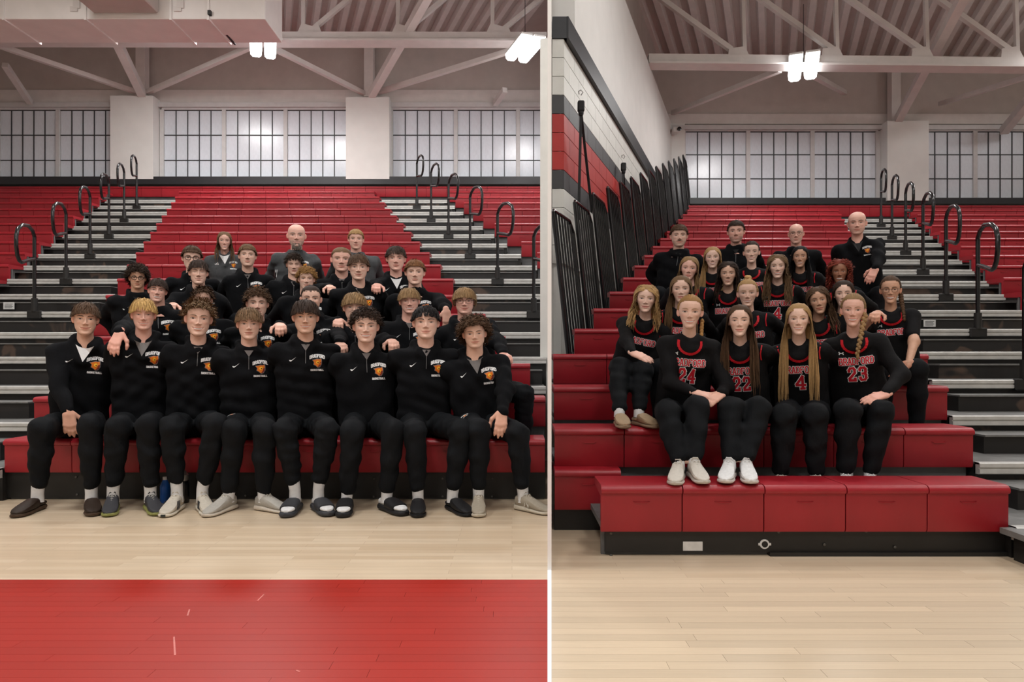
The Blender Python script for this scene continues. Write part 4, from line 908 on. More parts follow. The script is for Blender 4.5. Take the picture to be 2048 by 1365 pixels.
def person(side, row, hx, top, chin, label, hair='fringe', hc='brown', skin='fair', sex='m', wear='hood', num=None, smile=.5, teeth=0, eo=.022, glasses=None, roll=0, turn=0, lean=0.0, px=None, neck='zip', tee='grey', legs=None, shoes=None,
           hands=(), seed=None, hl=1.0, front=.29, stub=0, beard=None, stache=0, lipc=None, extra=None, hair_h=.06, part=0.0, crest_on=True, wide=1.0, face=0.0, arms=None, tilt=0, bare=False, brow=1.0, pz=0.0, iris=None, dens=1.0, facing=0.0, mark=None, reach=1.0):
    sd = seed if seed is not None else int(hx * 7 + top)
    d0, h0 = bay_row(side, row); s = (1.05 if side == 'L' else .96) * (1.0 if sex == 'm' else .965)
    vp = 547 if side == 'L' else 1560
    dh = d0 + .10 - lean; skull_top = top + (chin - top) * hair_h; cy = (skull_top + chin) / 2
    Hh = min(max((chin - skull_top) * dh / F, .20), .262); C = at(hx, cy, dh)
    th = math.atan2(-C.x, C.y); tho = math.atan((hx - vp) / F); wf = max(.90, math.cos(th) / math.cos(tho)) * wide
    yaw_h = th + math.radians(turn); yaw_b = th + .35 * tho + math.radians(facing)
    r = Vector((math.cos(yaw_b), math.sin(yaw_b), 0)); f = Vector((math.sin(yaw_b), -math.cos(yaw_b), 0)); Zv = Vector((0, 0, 1))
    ppx = px if px is not None else hx
    P = Vector(((ppx - 1024) * (d0 + .16) / F, d0 + .16, h0 + .10 * s + pz))
    N = C - Zv * (Hh * .5 + (.050 if sex == 'm' else .030) * s) - f * .035 * s + r * math.sin(math.radians(roll)) * .03
    u = (N - P).normalized(); TL = (N - P).length
    rt = (r - u * r.dot(u)).normalized(); fu = rt.cross(u) * -1 if rt.cross(u).dot(f) < 0 else rt.cross(u)
    fu = fu.normalized(); fem = sex == 'f'; sw = (.185 if not fem else .158) * s * wf
    res = .0072 if row <= (0 if side == 'L' else 1) else .0092 if row <= 2 else .0112
    root = Vector((P.x, P.y, h0))
    up_ = Vector(u)
    S = {sg: N + rt * sg * sw - up_ * .082 * s for sg in (-1, 1)}
    l1, l2 = .285 * s * reach, .255 * s * reach
    E, Wr, Hd = {}, {}, {}
    hand_of = {h[0]: h for h in hands}
    for sg in (-1, 1):
        if sg in hand_of:
            _, hx_, hy_, hd_, pose, fd, bk = hand_of[sg]; T = at(hx_, hy_, hd_ + (.04 if pose == 'drape' else 0))
            fd, bk = ((fd[0] * .5, -.25, 1), (0, 1, .25)) if pose == 'drape' else (fd, bk)
            fdir = (r * fd[0] + Zv * fd[1] + f * fd[2]).normalized(); Wt = T - fdir * (.115 if pose == 'drape' else .085) * s
            hint = (arms or {}).get(sg, (sg * .6, -.6, -.2)); hint = r * hint[0] + Zv * hint[1] + f * hint[2]
            E[sg], Wr[sg] = ik(S[sg], Wt, l1, l2, hint); Hd[sg] = (pose, fdir, (r * bk[0] + Zv * bk[1] + f * bk[2]).normalized())
        else:
            a = (arms or {}).get(sg, None)
            if a == 'lap': Wt = P + r * sg * .07 + f * .30 * s + Zv * .13 * s; hint = r * sg * .7 - Zv * .5 - f * .4; Hd[sg] = ('relax', (f - Zv * .5 - r * sg * .3).normalized(), (Zv + f * .4).normalized())
            else: Wt = P + r * sg * .13 * s - f * .17 * s + Zv * .10 * s; hint = r * sg * .55 - f * .8; Hd[sg] = ('relax', (-r * sg * .6 - Zv * .5).normalized(), -f)
            E[sg], Wr[sg] = ik(S[sg], Wt, l1, l2, hint)
    # legs
    dk, hk = bay_row(side, row - 1) if row > 0 else (d0 - .64, 0)
    foot_z = (hk - .21) if row > 0 else 0.0
    K, A, toes = {}, {}, {}
    for i, sg in enumerate((-1, 1)):
        if legs:
            (kx, ky, kd), (ax_, ay_, ad), tv = legs[i]; K[sg] = at(kx, ky, kd); A[sg] = at(ax_, ay_, ad); q_ = math.atan2(-A[sg].x, A[sg].y); toes[sg] = (Vector((math.cos(q_), math.sin(q_), 0)) * tv[0] + Vector((math.sin(q_), -math.cos(q_), 0)) * tv[1]).normalized()
        else:
            K[sg] = P + r * sg * .11 * s + f * .40 * s + Zv * .03; A[sg] = Vector((K[sg].x, K[sg].y, max(foot_z + .1, K[sg].z - .46 * s))) - f * .05; toes[sg] = f
    # ---- body: head, neck, trunk, limbs and hands in one mesh
    sk = np.array(SKIN[skin]); hcol = np.array(HAIRC[hc])
    kw = dict(jaw=(-.15 if fem else .06), smile=smile, teeth=teeth, eo=eo, skin=sk, hair=hcol, stubble=stub, beard=None if beard is None else np.array(HAIRC[beard]), stache=stache, femme=1 if fem else 0, brow=brow, nose=.85 if fem else 1.0)
    if lipc: kw['lip'] = L3(*lipc)
    elif fem: kw['lip'] = sk * (.85, .46, .48)
    if iris: kw['iris'] = L3(*iris)
    front = .335 if (fem and front == .29) else front
    hv, hq, hcl = head_geo(res, **kw)
    pitch = math.atan2(C.z - HC, C.y) * .55 + math.radians(tilt)
    Rm = Matrix.Rotation(yaw_h, 3, 'Z') @ Matrix.Rotation(math.radians(roll), 3, 'Y') @ Matrix.Rotation(pitch, 3, 'X')
    Rn = np.array(Rm); scl = np.array([Hh * wf * (1.04 if fem else 1.06), Hh, Hh]); rc = npv(C - root)
    def HW(v): return (v * scl) @ Rn.T + rc
    Vs, Qs, Cs = [HW(hv)], [hq], [hcl]; k = len(hv)
    # neck
    a0 = HW(np.array([[0, .10, -.12]]))[0]; a1 = npv(N - root) - npv(u) * .06; nr = (.058 if not fem else .046) * s
    nn, mm = 20, 9; ring = []
    for i in range(mm):
        t = i / (mm - 1); c = a0 * (1 - t) + a1 * t; rr = nr * np.interp(t, [0, .4, .75, 1], [1.0, .96, 1.08, 1.7]); rad2 = np.interp(t, [0, .7, 1], [1.0, 1.0, .8])
        for j in range(nn):
            a = 2 * math.pi * j / nn; ring.append(c + npv(rt) * math.cos(a) * rr * wf + npv(fu) * math.sin(a) * rr * rad2)
    i, j = np.meshgrid(np.arange(mm - 1), np.arange(nn), indexing='ij'); j2 = (j + 1) % nn
    Vs.append(np.array(ring)); Qs.append(np.stack([i * nn + j, i * nn + j2, (i + 1) * nn + j2, (i + 1) * nn + j], -1).reshape(-1, 4) + k); k += len(ring); Cs.append(np.ones((len(ring), 3)) * sk * (.97, .93, .92))
    n_ = lambda v: npv(v - root)
    core = [(n_(P), n_(N - u * .13), .085 * s, .085 * s, npv(fu), .8)]
    for sg in (-1, 1):
        core += [(n_(N - u * .07), n_(S[sg]), .045 * s, .042 * s, None, 1), (n_(S[sg]), n_(E[sg]), .040 * s, .036 * s, None, 1), (n_(E[sg]), n_(Wr[sg]), .036 * s, .024 * s, None, 1), (n_(P + r * sg * .08), n_(K[sg]), .065 * s, .048 * s, None, 1), (n_(K[sg]), n_(A[sg]), .046 * s, .034 * s, None, 1)]
    bv, bq = sdf_mesh(core, .014 if bare else .034, .03)
    Vs.append(bv); Qs.append(bq + k); k += len(bv); Cs.append(np.ones((len(bv), 3)) * sk)
    for sg in (-1, 1):
        if sg not in Hd: continue
        pose, fd, bk = Hd[sg]; tv, tq = HANDS[pose]; xx = npv(fd); zz = npv(bk); zz = zz - xx * (zz @ xx); zz /= np.linalg.norm(zz) + 1e-9; yy = np.cross(zz, xx)
        q = tv * s * (.92 if fem else 1.0); m_ = 1.0
        thumb = 1.0 if sg == -1 else -1.0           # thumb on the inner side
        flip = thumb * (1 if pose != 'back' else -1)
        Vh = n_(Wr[sg]) + q[:, :1] * xx + q[:, 1:2] * yy * flip + q[:, 2:] * zz
        Vs.append(Vh); Qs.append((tq if flip > 0 else tq[:, ::-1]) + k); k += len(Vh); Cs.append(np.ones((len(Vh), 3)) * sk * (1.02, .9, .88))
    body = obj('person', np_mesh('person', np.concatenate(Vs), np.concatenate(Qs), True, np.concatenate(Cs)), M_SKIN, None, root)
    props(body, label, 'person', 'hoodie team' if side == 'L' else 'jersey team')
    # ---- top
    ease = {'hood': .012, 'grey': .012, 'coach': .012, 'jersey': .006}[wear]; cw = (.098 if not fem else .080) * s * wf
    pr = []; arm_i = []
    for sg in (-1, 1):
        pr += [(n_(P + rt * sg * .075 * s * wf + u * .0), n_(N + rt * sg * cw - u * .17 * s), .100 * s + ease, (.098 if not fem else .086) * s + ease, npv(fu), .84),
               (n_(N + rt * sg * .05 * s - u * .055 * s), n_(S[sg] - u * .005), .050 * s + ease * .6, (.056 if not fem else .048) * s + ease, None, 1)]
        we = Wr[sg] if not bare else S[sg] + (E[sg] - S[sg]) * .75
        arm_i.append(len(pr)); pr.append((n_(S[sg]), n_(E[sg]) if not bare else n_(we), (.056 if not fem else .048) * s + ease, (.047 if not fem else .042) * s + ease, None, 1))
        if not bare: arm_i.append(len(pr)); pr.append((n_(E[sg]), n_(Wr[sg] + (E[sg] - Wr[sg]) * .06), .043 * s + ease, .031 * s + ease * .7, None, 1))
        if fem: pr.append((n_(N + rt * sg * .065 * s - u * .20 * s + fu * .055 * s), n_(N + rt * sg * .06 * s - u * .215 * s + fu * .06 * s), .050 * s, .050 * s, None, 1))
    pr.append((n_(P + u * .02), n_(N - u * .15), .108 * s + ease, .10 * s + ease, npv(fu), .9))
    if wear in ('hood', 'coach', 'grey'):
        # collar / hood roll round the neck, dipping to the zip at the front
        cr = .067 * s; dip = {'zip': .045, 'open': .05, 'high': .005}[neck]; hb = .020 if wear == 'hood' else .006
        ringp = []
        for a in np.linspace(0, 2 * math.pi, 11)[:-1]:
            fr = math.cos(a); ringp.append(N + rt * math.sin(a) * cr * wf * (1.08 if fr > 0 else 1.15) + fu * fr * cr * (.95 if fr > 0 else 1.1) + u * (.012 * s - (dip * max(fr, 0) ** 1.5) + (.012 if fr < 0 else 0)) )
        for i in range(10):
            if neck == 'open' and i in (0, 9): continue
            a, b_ = ringp[i], ringp[(i + 1) % 10]; back = (i in (3, 4, 5, 6)); pr.append((n_(a), n_(b_), .012 * s + (hb if back else .003), .012 * s + (hb if back else .003), None, 1))
            pr.append((n_(a - u * .035), n_(b_ - u * .035), .022 * s, .022 * s, None, 1))
        if neck == 'open':
            for sg in (-1, 1): pr.append((n_(ringp[1 if sg > 0 else 9] - u * .01), n_(N - u * .135 * s + fu * .098 * s), .020 * s, .016 * s, None, 1))
    else:
        for i in range(10):
            a, b_ = 2 * math.pi * i / 10, 2 * math.pi * (i + 1) / 10
            q_ = lambda t: N + rt * math.sin(t) * .066 * s * wf + fu * math.cos(t) * .066 * s + u * (-.028 - .022 * max(math.cos(t), 0)) * s
            pr.append((n_(q_(a)), n_(q_(b_)), .016 * s, .016 * s, None, 1)); pr.append((n_(q_(a) * 1.0 - u * .035 + (q_(a) - N) * .25), n_(q_(b_) - u * .035 + (q_(b_) - N) * .25), .026 * s, .026 * s, None, 1))
    vox = .0145 if row <= 1 else .018
    mt = {'hood': M_HOOD, 'grey': M_GREY, 'coach': M_HOOD, 'jersey': M_JERS}[wear]
    jv, jq = sdf_mesh(pr, vox, .030, .0085 if wear != 'jersey' else .004, sd)
    jk = obj({'hood': 'hoodie', 'grey': 'quarter_zip', 'coach': 'quarter_zip', 'jersey': 'jersey'}[wear], np_mesh('top', jv, jq), mt, body)
    bvh = BVHTree.FromPolygons((jv + npv(root)).tolist(), jq.tolist())
    if wear == 'jersey' and hands:             # print belongs to the trunk even where a sleeve passes in front of it
        kv, kq = sdf_mesh([q for i, q in enumerate(pr) if i not in arm_i], vox, .030, .004, sd); bvh = BVHTree.FromPolygons((kv + npv(root)).tolist(), kq.tolist())
    nv = np.concatenate([jv, Vs[1], bv]); nq = np.concatenate([jq, Qs[1] - len(Vs[0]) + len(jv), bq + len(jv) + len(Vs[1])]); bvh2 = BVHTree.FromPolygons((nv + npv(root)).tolist(), nq.tolist())
    O = N
    lay = []
    if wear == 'hood':
        lay += [('maker_mark', WHT, poly(SWOOSH, -.088 * s * wf, -.125 * s, .026 * s, .25), .0028)]
        if crest_on: lay += crest(.082 * s * wf, -.148 * s, s * .95, 0)
    elif wear == 'grey':
        if num == 'bars': lay += [('maker_mark', WHT, [np.array([(-.10 + i * .014, -.13), (-.092 + i * .014, -.13), (-.1 + i * .014 + .0, -.13 + .012 + .008 * i), (-.108 + i * .014, -.13 + .012 + .008 * i)]) for i in range(3)], .003)]
        if num == 'sleeve': decal('sleeve_stripes', [(WHT, stroke([(-(sw + .002 + i * .014), -.20 * s), (-(sw + .012 + i * .014), -.30 * s)], .007), .004) for i in range(3)], bvh, O, rt, u, fu, root, body, M_PRINT)
        if crest_on: lay += [c for c in crest(.085 * s, -.135 * s, s * .75)]
    elif wear == 'coach':
        if crest_on: lay += crest(.082 * s, -.125 * s, s * .8)
    if wear == 'jersey':
        hgt = .040 * s; wdt = .225 * s * wf
        lay += [('lettering#1', WHT, word('BRADFORD', 0, -.180 * s, hgt, wdt, .0125 * s), .0030), ('lettering#1', CRM, word('BRADFORD', 0, -.180 * s, hgt, wdt, .0072 * s), .0042)]
        if num:
            nw = .1 * s if len(num) == 2 else .05 * s
            lay += [('jersey_number', WHT, word(num, 0, -.268 * s, .085 * s, nw, .025 * s, gap=.55), .0034), ('jersey_number', CRM, word(num, 0, -.268 * s, .085 * s, nw, .0165 * s, gap=.55), .0048)]
        lay += [('maker_mark', WHT, ua(-.085 * s, -.125 * s, .014 * s), .003)]
        arc = [(.074 * math.sin(a) * s, (-.055 - .065 * math.cos(a)) * s) for a in np.linspace(-1.75, 1.75, 15)]
        RED = L3(196, 22, 36)
        decal('neck_trim', [(RED, stroke(arc, .016 * s), .004)], bvh, O, rt, u, fu, root, body, M_PRINT)
        for sg in (-1, 1): decal('armhole_piping', [(RED, stroke([(sg * (sw / s - .012) * s, -.03 * s), (sg * (sw / s - .022) * s, -.075 * s), (sg * (sw / s - .020) * s, -.12 * s)], .008 * s), .004)], bvh, O, rt, u, fu, root, body, M_PRINT)
    elif neck == 'open':
        t = np.array([(-.056, -.012), (-.04, -.022), (-.02, -.030), (0, -.032), (.02, -.030), (.04, -.022), (.056, -.012), (.032, -.06), (.0, -.125), (-.032, -.06)]) * s
        tri = [np.array([t[0], t[1], t[9]]), np.array([t[1], t[2], t[9]]), np.array([t[2], t[3], t[8], t[9]]), np.array([t[3], t[4], t[7], t[8]]), np.array([t[4], t[5], t[7]]), np.array([t[5], t[6], t[7]])]
        decal('undershirt', [({'white': L3(224, 224, 224), 'grey': L3(110, 106, 104), 'black': L3(24, 24, 26)}[tee], tri, .006)], bvh2, O, rt, u, fu, root, body, M_PRINT)
    else:
        tri = [np.array([(-.030, -.018), (.030, -.018), (.0, -.065)]) * s]
        decal('undershirt', [({'white': L3(200, 200, 200), 'grey': L3(104, 98, 96), 'black': L3(24, 24, 26), 'skin': tuple(sk * .9)}[tee], tri, .005)], bvh2, O, rt, u, fu, root, body, M_PRINT)
        decal('zip', [(L3(130, 130, 132), stroke([(0, -.055 * s), (0, -.15 * s)], .003 * s), .0032)], bvh, O, rt, u, fu, root, body, M_PRINT)
    for nm, ly in split_print(lay): decal(nm, ly, bvh, O, rt, u, fu, root, body, M_PRINT)
    # ---- trousers, socks, shoes
    hem = .08 if side == 'L' else .035
    pr = [(n_(P - r * .06 * s), n_(P + r * .06 * s), .105 * s, .105 * s, npv(f), .95)]
    for sg in (-1, 1):
        an = A[sg] + (K[sg] - A[sg]).normalized() * hem
        pr += [(n_(P + r * sg * .085 * s), n_(K[sg]), .090 * s, .074 * s, None, 1), (n_(K[sg]), n_(K[sg] * .55 + an * .45), .073 * s, .066 * s, None, 1), (n_(K[sg] * .55 + an * .45), n_(an), .066 * s, .052 * s, None, 1)]
    tv, tq = sdf_mesh(pr, .0145 if legs else .026, .025, .0055 if legs else .004, sd + 1, fq=(30, 85))
    tr_ = obj('trousers', np_mesh('trousers', tv, tq), M_PANT, body)
    if mark:
        bt = BVHTree.FromPolygons((tv + npv(root)).tolist(), tq.tolist()); cp = Vector((0, 0, HC)); hit = bt.ray_cast(cp, (at(mark[0], mark[1], 4) - cp).normalized())[0]
        if hit is not None:
            if mark[2] == 'tag': decal('brand_tag', [(L3(220, 214, 206), [np.array([(-.016, -.008), (.014, .002), (.016, .012), (-.014, .004)])], .003)], bt, hit, r, Zv, f, root, tr_, M_PRINT)
            else: decal('thigh_print', [(WHT, word('BRADFORD', 0, .016, .012, .055, .0032, tilt=.35), .003), (ORG, disc(.002, -.002, .010), .003), (WHT, stroke([(-.018, -.022), (.022, -.008)], .005), .003)], bt, hit, r, (Zv * .6 - f * .8).normalized(), (f * .6 + Zv * .8).normalized(), root, tr_, M_PRINT)
    if legs and shoes:
        kind, cols = shoes
        for i, sg in enumerate((-1, 1)):
            fz = foot_z if side == 'L' else A[sg].z - .095
            hl_ = Vector((A[sg].x, A[sg].y, fz)) - toes[sg] * .055 * s
            hl_.z = fz + .001
            MB().tube([A[sg] + (K[sg] - A[sg]).normalized() * (hem + .03) - root, A[sg] - root, Vector((A[sg].x, A[sg].y, fz + .055)) - root], [.040 * s, .036 * s, .038 * s], 12).build('sock', M_SOCK, body, True)
            shoe(kind, hl_, toes[sg], s, root, body, cols, sg < 0)
    # ---- hair, glasses, extras
    g = np.random.default_rng(sd + 5)
    if hair and hair != 'bald':
        vv, qq, cc = hair_geo(hair, sd, hcol, dens * (1.0 if res < .0105 else .7), hl, front, part, face)
        if extra:
            kk = len(vv)
            if extra == 'bun': ev, eq, ec = blob_chain([np.array([.05 * math.cos(a) + .02, .12 + .05 * math.sin(a), .56 + .05 * math.sin(2 * a)]) for a in np.linspace(0, 6, 9)], [(.085, .085, .07)] * 9, hcol * 1.1, g)
            elif extra == 'braid': ev, eq, ec = blob_chain([np.array([.35 + .045 * ((i % 2) - .5) - .010 * i, -.04 - .026 * min(i, 12), -.10 - .066 * i]) for i in range(20)], [(.085 - .002 * i, .065, .068) for i in range(19)] + [(.05, .04, .12)], hcol * 1.05, g, .15)
            elif extra == 'tail': ev, eq, ec = blob_chain([np.array([.34 + .012 * i, .12 - .03 * i, -.16 - .09 * i]) for i in range(11)], [(.10 - .004 * i, .08, .085) for i in range(11)], hcol, g, .3)
            elif extra == 'wisps': ev, eq, ec = blob_chain([np.array([sx * (.36 - .0 * i), .25 - .03 * i, -.25 - .10 * i]) for i in range(8) for sx in (1,)], [(.06, .05, .09)] * 8, hcol, g, .3)
            elif extra == 'goatee':
                a = g.normal(size=(70, 3)) * (.09, .03, .05); ev, eq, ec = blob_chain([np.array([0, -.335, -.50]) + x for x in a], [(.018, .018, .06)] * 70, HAIRC['grey'], g, .3, 5, 5)
            vv = np.concatenate([vv, ev]); qq = np.concatenate([qq, eq + kk]); cc = np.concatenate([cc, ec])
        obj('hair', np_mesh('hair', HW(vv), qq, True, cc), M_HAIR, body)
    if extra == 'goatee' and hair == 'bald':
        a = g.normal(size=(80, 3)) * (.10, .025, .055); ev, eq, ec = blob_chain([np.array([0, -.315, -.47]) + x for x in a], [(.018, .018, .065)] * 80, HAIRC['grey'], g, .3, 5, 5)
        obj('beard', np_mesh('beard', HW(ev), eq, True, ec), M_HAIR, body)
    if glasses:
        gl = MB(); tw = .011 if glasses == 'thick' else .006
        def hw(p): v = HW(np.array([p], float))[0]; return tuple(v)
        for sx in (-1, 1):
            pts = []
            for a in np.linspace(0, 2 * math.pi, 17)[:-1]:
                ca, sa = math.cos(a), math.sin(a); pts.append(hw((sx * .145 + .098 * math.copysign(abs(ca) ** .7, ca), -.405 + .03 * abs(.0 + .098 * ca * sx / .098 - .3), .0 + .078 * math.copysign(abs(sa) ** .75, sa))))
            gl.tube(pts, tw * Hh, 6, True); gl.tube([hw((sx * .243, -.385, .03)), hw((sx * .325, -.2, .035)), hw((sx * .345, .06, .03))], tw * Hh, 5)
        gl.tube([hw((-.047, -.415, .02)), hw((0, -.44, .03)), hw((.047, -.415, .02))], tw * Hh, 5)
        gl.build('glasses', M_GLASS if glasses != 'thin' else mat('thin_brown_frame', L3(70, 48, 36), .3, .1, 30), body, True)
    if num == '23':
        me = MB()
        for sx in (-1, 1): me.tube([tuple(HW(np.array([[sx * .365 + .02 * math.cos(a), .03, -.13 + .03 * math.sin(a)]]))[0]) for a in np.linspace(0, 6.0, 8)], .0022, 5)
        me.build('earrings', M_GOLD, body, True)
    return body
# ------------------------------------------------------------------ the hoodie team (left hall)
CLOG = ('clog', (L3(44, 32, 24), L3(70, 54, 42), L3(200, 198, 192))); TRG = ('trainer', (L3(58, 58, 62), L3(140, 142, 84), L3(176, 174, 168))); TRS = ('stripe', (L3(196, 188, 174), L3(214, 206, 190), L3(206, 198, 184)))
TRC = ('trainer', (L3(176, 172, 164), L3(206, 196, 182), L3(214, 208, 196))); SLG = ('slide', (L3(62, 63, 67), L3(58, 59, 63), WHT)); SLB = ('slide', (L3(34, 34, 36), L3(30, 30, 32), WHT)); CLB = ('clog', (L3(24, 24, 26), L3(22, 22, 24), L3(30, 30, 30)))
TRB = ('letter', (L3(160, 150, 134), L3(196, 186, 168), L3(206, 198, 184))); TRW = ('trainer', (L3(224, 224, 224), L3(206, 198, 192), L3(230, 230, 230))); TRO = ('trainer', (L3(206, 200, 190), L3(196, 190, 180), L3(214, 210, 202))); CLT = ('clog', (L3(164, 140, 112), L3(150, 128, 104), L3(160, 140, 116)))
def lg(k1, a1, t1, k2, a2, t2, kd=4.58, ad=4.62): return (((*k1, kd), (*a1, ad), t1), ((*k2, kd), (*a2, ad), t2))
person('L', 0, 171, 603, 672, "person in black hoodie over white tee and brown clogs, leftmost of the front row", 'fringe', 'brown', 'olive', neck='open', tee='white', smile=.6, px=158, roll=2, legs=lg((85, 858), (75, 988), (-.5, .85), (182, 852), (183, 988), (.05, 1)), shoes=CLOG,
       hands=[(-1, 148, 892, 4.62, 'relax', (.12, -1, .05), (0, .15, 1))], face=.3, arms={-1: (-.8, -.3, -.3)})
person('L', 0, 287, 596, 662, "person in open black hoodie over grey tee with dark grey trainers, second in front row", 'bowl', 'blond', 'rosy', neck='open', tee='grey', smile=.95, teeth=.5, eo=.016, px=280, legs=lg((236, 855), (226, 985), (-.1, 1), (297, 852), (301, 985), (.2, 1)), shoes=TRG, hl=.85)
person('L', 0, 397, 596, 674, "person in black hoodie and pale trainers with dark stripes, third in front row", 'messy', 'lightbrown', 'fair', smile=.9, teeth=.8, px=388, roll=3, hair_h=.1, legs=lg((345, 855), (354, 978), (-.35, 1), (432, 850), (405, 978), (.2, 1)), shoes=TRS, face=.4)
person('L', 0, 498, 614, 681, "person in black hoodie and plain pale grey trainers, feet turned outward, fourth in front row", 'bowl', 'lightbrown', 'fair', smile=.0, px=498, legs=lg((468, 862), (457, 998), (-.6, .8), (530, 862), (527, 998), (.7, .75)), shoes=TRC, mark=(463, 830, 1), part=.0, hl=.9)
person('L', 0, 611, 598, 669, "person in black hoodie with charcoal slides and white socks, fifth in front row", 'bowl', 'dark', 'olive', smile=.7, teeth=.5, px=610, legs=lg((570, 862), (590, 980), (-.25, 1), (655, 862), (637, 978), (.3, 1)), shoes=SLG, hl=1.05)
person('L', 0, 732, 614, 687, "person in black hoodie with black slides and white socks, sixth in front row", 'curly', 'dark', 'fair', smile=.9, teeth=.8, px=735, hair_h=.1, legs=lg((705, 864), (693, 1000), (-.1, 1), (787, 862), (773, 996), (.5, .9)), shoes=SLB, mark=(684, 832, 1))
person('L', 0, 852, 610, 680, "person in black hoodie and closed black clogs, second from right in front row", 'fringe', 'black', 'fair', smile=.3, px=848, legs=lg((830, 866), (836, 994), (0, 1), (922, 862), (905, 990), (.45, .9)), shoes=CLB, mark=(805, 830, 1), face=-.2, tilt=-3)
person('L', 0, 949, 626, 698, "person in black hoodie and beige lettered trainers, hand on knee, rightmost in front row", 'afro', 'brown', 'olive', smile=.2, neck='open', tee='grey', px=962, roll=-4, hair_h=.2, legs=lg((958, 862), (957, 990), (0, 1), (1036, 868), (1046, 988), (.75, .65)), shoes=TRB, mark=(929, 833, 1),
       hands=[(1, 1002, 872, 4.50, 'relax', (-.1, -.95, .35), (0, .4, .9))], arms={1: (.9, -.2, -.3)})
# second row
person('L', 1, 315, 557, 606, "person in black hoodie with one hand hanging over the second front sitter's shoulder", 'fringe', 'dark', 'rosy', smile=1, teeth=1, eo=.018, roll=5, tilt=-4, px=325, hands=[(-1, 229, 688, 4.84, 'relax', (-.3, -.85, .35), (-.35, .35, .9))], reach=1.4, neck='high', tee='black')
person('L', 1, 406, 572, 624, "person in black hoodie, face half hidden behind the third front sitter", 'messy', 'brown', 'fair', smile=.4, hair_h=.1, px=412)
person('L', 1, 515, 572, 637, "person in black hoodie peering over the fourth front sitter", 'curly', 'brown', 'fair', smile=.3, hair_h=.12, hands=[(1, 562, 652, 4.98, 'drape', (.1, -.6, .8), (0, .7, .6))])
person('L', 1, 622, 568, 627, "person in black hoodie, mostly hidden behind the fifth front sitter", 'short', 'dark', 'fair', smile=.2, px=640, hands=[(1, 688, 705, 4.95, 'drape', (.2, -.7, .7), (0, .7, .6))])
person('L', 1, 709, 584, 645, "person in black hoodie, half hidden behind the sixth front sitter", 'bowl', 'sandy', 'fair', smile=.5, px=712, hands=[(1, 794, 690, 4.98, 'drape', (.2, -.6, .8), (0, .7, .6)), (-1, 676, 646, 5.55, 'drape', (-.2, -.6, .7), (0, .7, .6))])
person('L', 1, 819, 575, 629, "person in black hoodie directly behind the sitter in closed black clogs", 'bowl', 'sandy', 'rosy', smile=.9, teeth=.8, eo=.018, roll=-3, px=815)
person('L', 1, 929, 574, 630, "person in thin glasses and black hoodie, rightmost of the second row", 'bowl', 'sandy', 'rosy', smile=.7, glasses='thin', eo=.019, hl=1.1, px=950, hands=[(1, 1022, 729, 4.98, 'drape', (.3, -.6, .7), (.2, .7, .6))],
       legs=(((985, 800, 5.25), (985, 930, 5.35), (0, 1)), ((1048, 790, 5.2), (1046, 925, 5.35), (0, 1))))
# third row
person('L', 2, 275, 526, 578, "person in dark glasses and black hoodie, leftmost of the third row", 'afro', 'dark', 'tan', smile=.0, glasses='thick', hair_h=.2, px=270, stub=.15, neck='high', tee='black')
person('L', 2, 397, 519, 571, "person in black hoodie with eyes closed, second in the third row", 'fringe', 'dark', 'fair', smile=.6, teeth=.4, eo=.007, tilt=-3, px=400, hands=[(-1, 340, 614, 5.75, 'drape', (-.3, -.6, .6), (0, .7, .6))])
person('L', 2, 613, 534, 579, "person in black hoodie, middle of the third row, below the coach with sleeve stripes", 'curly', 'honey', 'fair', smile=.3, hair_h=.12, px=610)
person('L', 2, 717, 507, 562, "person in black hoodie with a hand resting on each shoulder", 'fringe', 'brown', 'fair', smile=.6, px=722)
person('L', 2, 830, 518, 571, "person in black hoodie, one arm reaching down at the right end of third row", 'crop', 'ginger', 'fair', smile=-.1, px=835, neck='high', tee='black', hands=[(1, 905, 655, 5.6, 'relax', (.1, -1, .1), (0, .2, 1))], arms={1: (.9, .1, -.3)})
# fourth row
person('L', 3, 384, 490, 542, "person in dark glasses and black hoodie, leftmost of the fourth row", 'crop', 'brown', 'fair', smile=.2, glasses='thick', px=390, neck='high', tee='black', wide=1.05)
person('L', 3, 495, 487, 536, "person in black hoodie, chin raised, right beside the coach with white three-bar mark", 'crop', 'lightbrown', 'fair', smile=.1, px=500, tilt=-6, stub=.12)
person('L', 3, 588, 505, 550, "person in black hoodie, head bowed, just in front of the coach with sleeve stripes", 'curly', 'dark', 'fair', smile=.3, eo=.010, hair_h=.12, tilt=5, px=585, hands=[(1, 690, 573, 6.1, 'drape', (.3, -.5, .7), (0, .7, .6))])
person('L', 3, 683, 492, 545, "person in zipped black hoodie just in front of the plain charcoal topped coach", 'short', 'lightbrown', 'rosy', smile=.3, wide=1.1, px=686, front=.27)
person('L', 3, 792, 491, 543, "person in open black hoodie over white tee, rightmost of the fourth row", 'fringe', 'dark', 'rosy', smile=-.1, px=795, neck='open', tee='white', hands=[(-1, 752, 574, 6.1, 'drape', (-.3, -.5, .7), (0, .7, .6))])
# coaches
person('L', 4, 449, 462, 502, "person in charcoal zip top over white tee with white three-bar chest mark", 'long', 'lightbrown', 'rosy', 'f', 'grey', 'bars', .8, .7, neck='open', tee='white', hl=.62, px=455)
person('L', 4, 593, 448, 497, "person in charcoal quarter zip with white sleeve stripes, middle of the back", 'bald', 'grey', 'rosy', 'm', 'grey', 'sleeve', .5, .4, hair_h=.0, extra='goatee', stub=.5, px=590, neck='high', tee='black', wide=1.06)
person('L', 4, 712, 457, 500, "person in plain charcoal top without chest badge, right of the back row", 'fade', 'straw', 'rosy', 'm', 'grey', None, .0, px=716, stub=.1, neck='high', tee='black', crest_on=False)
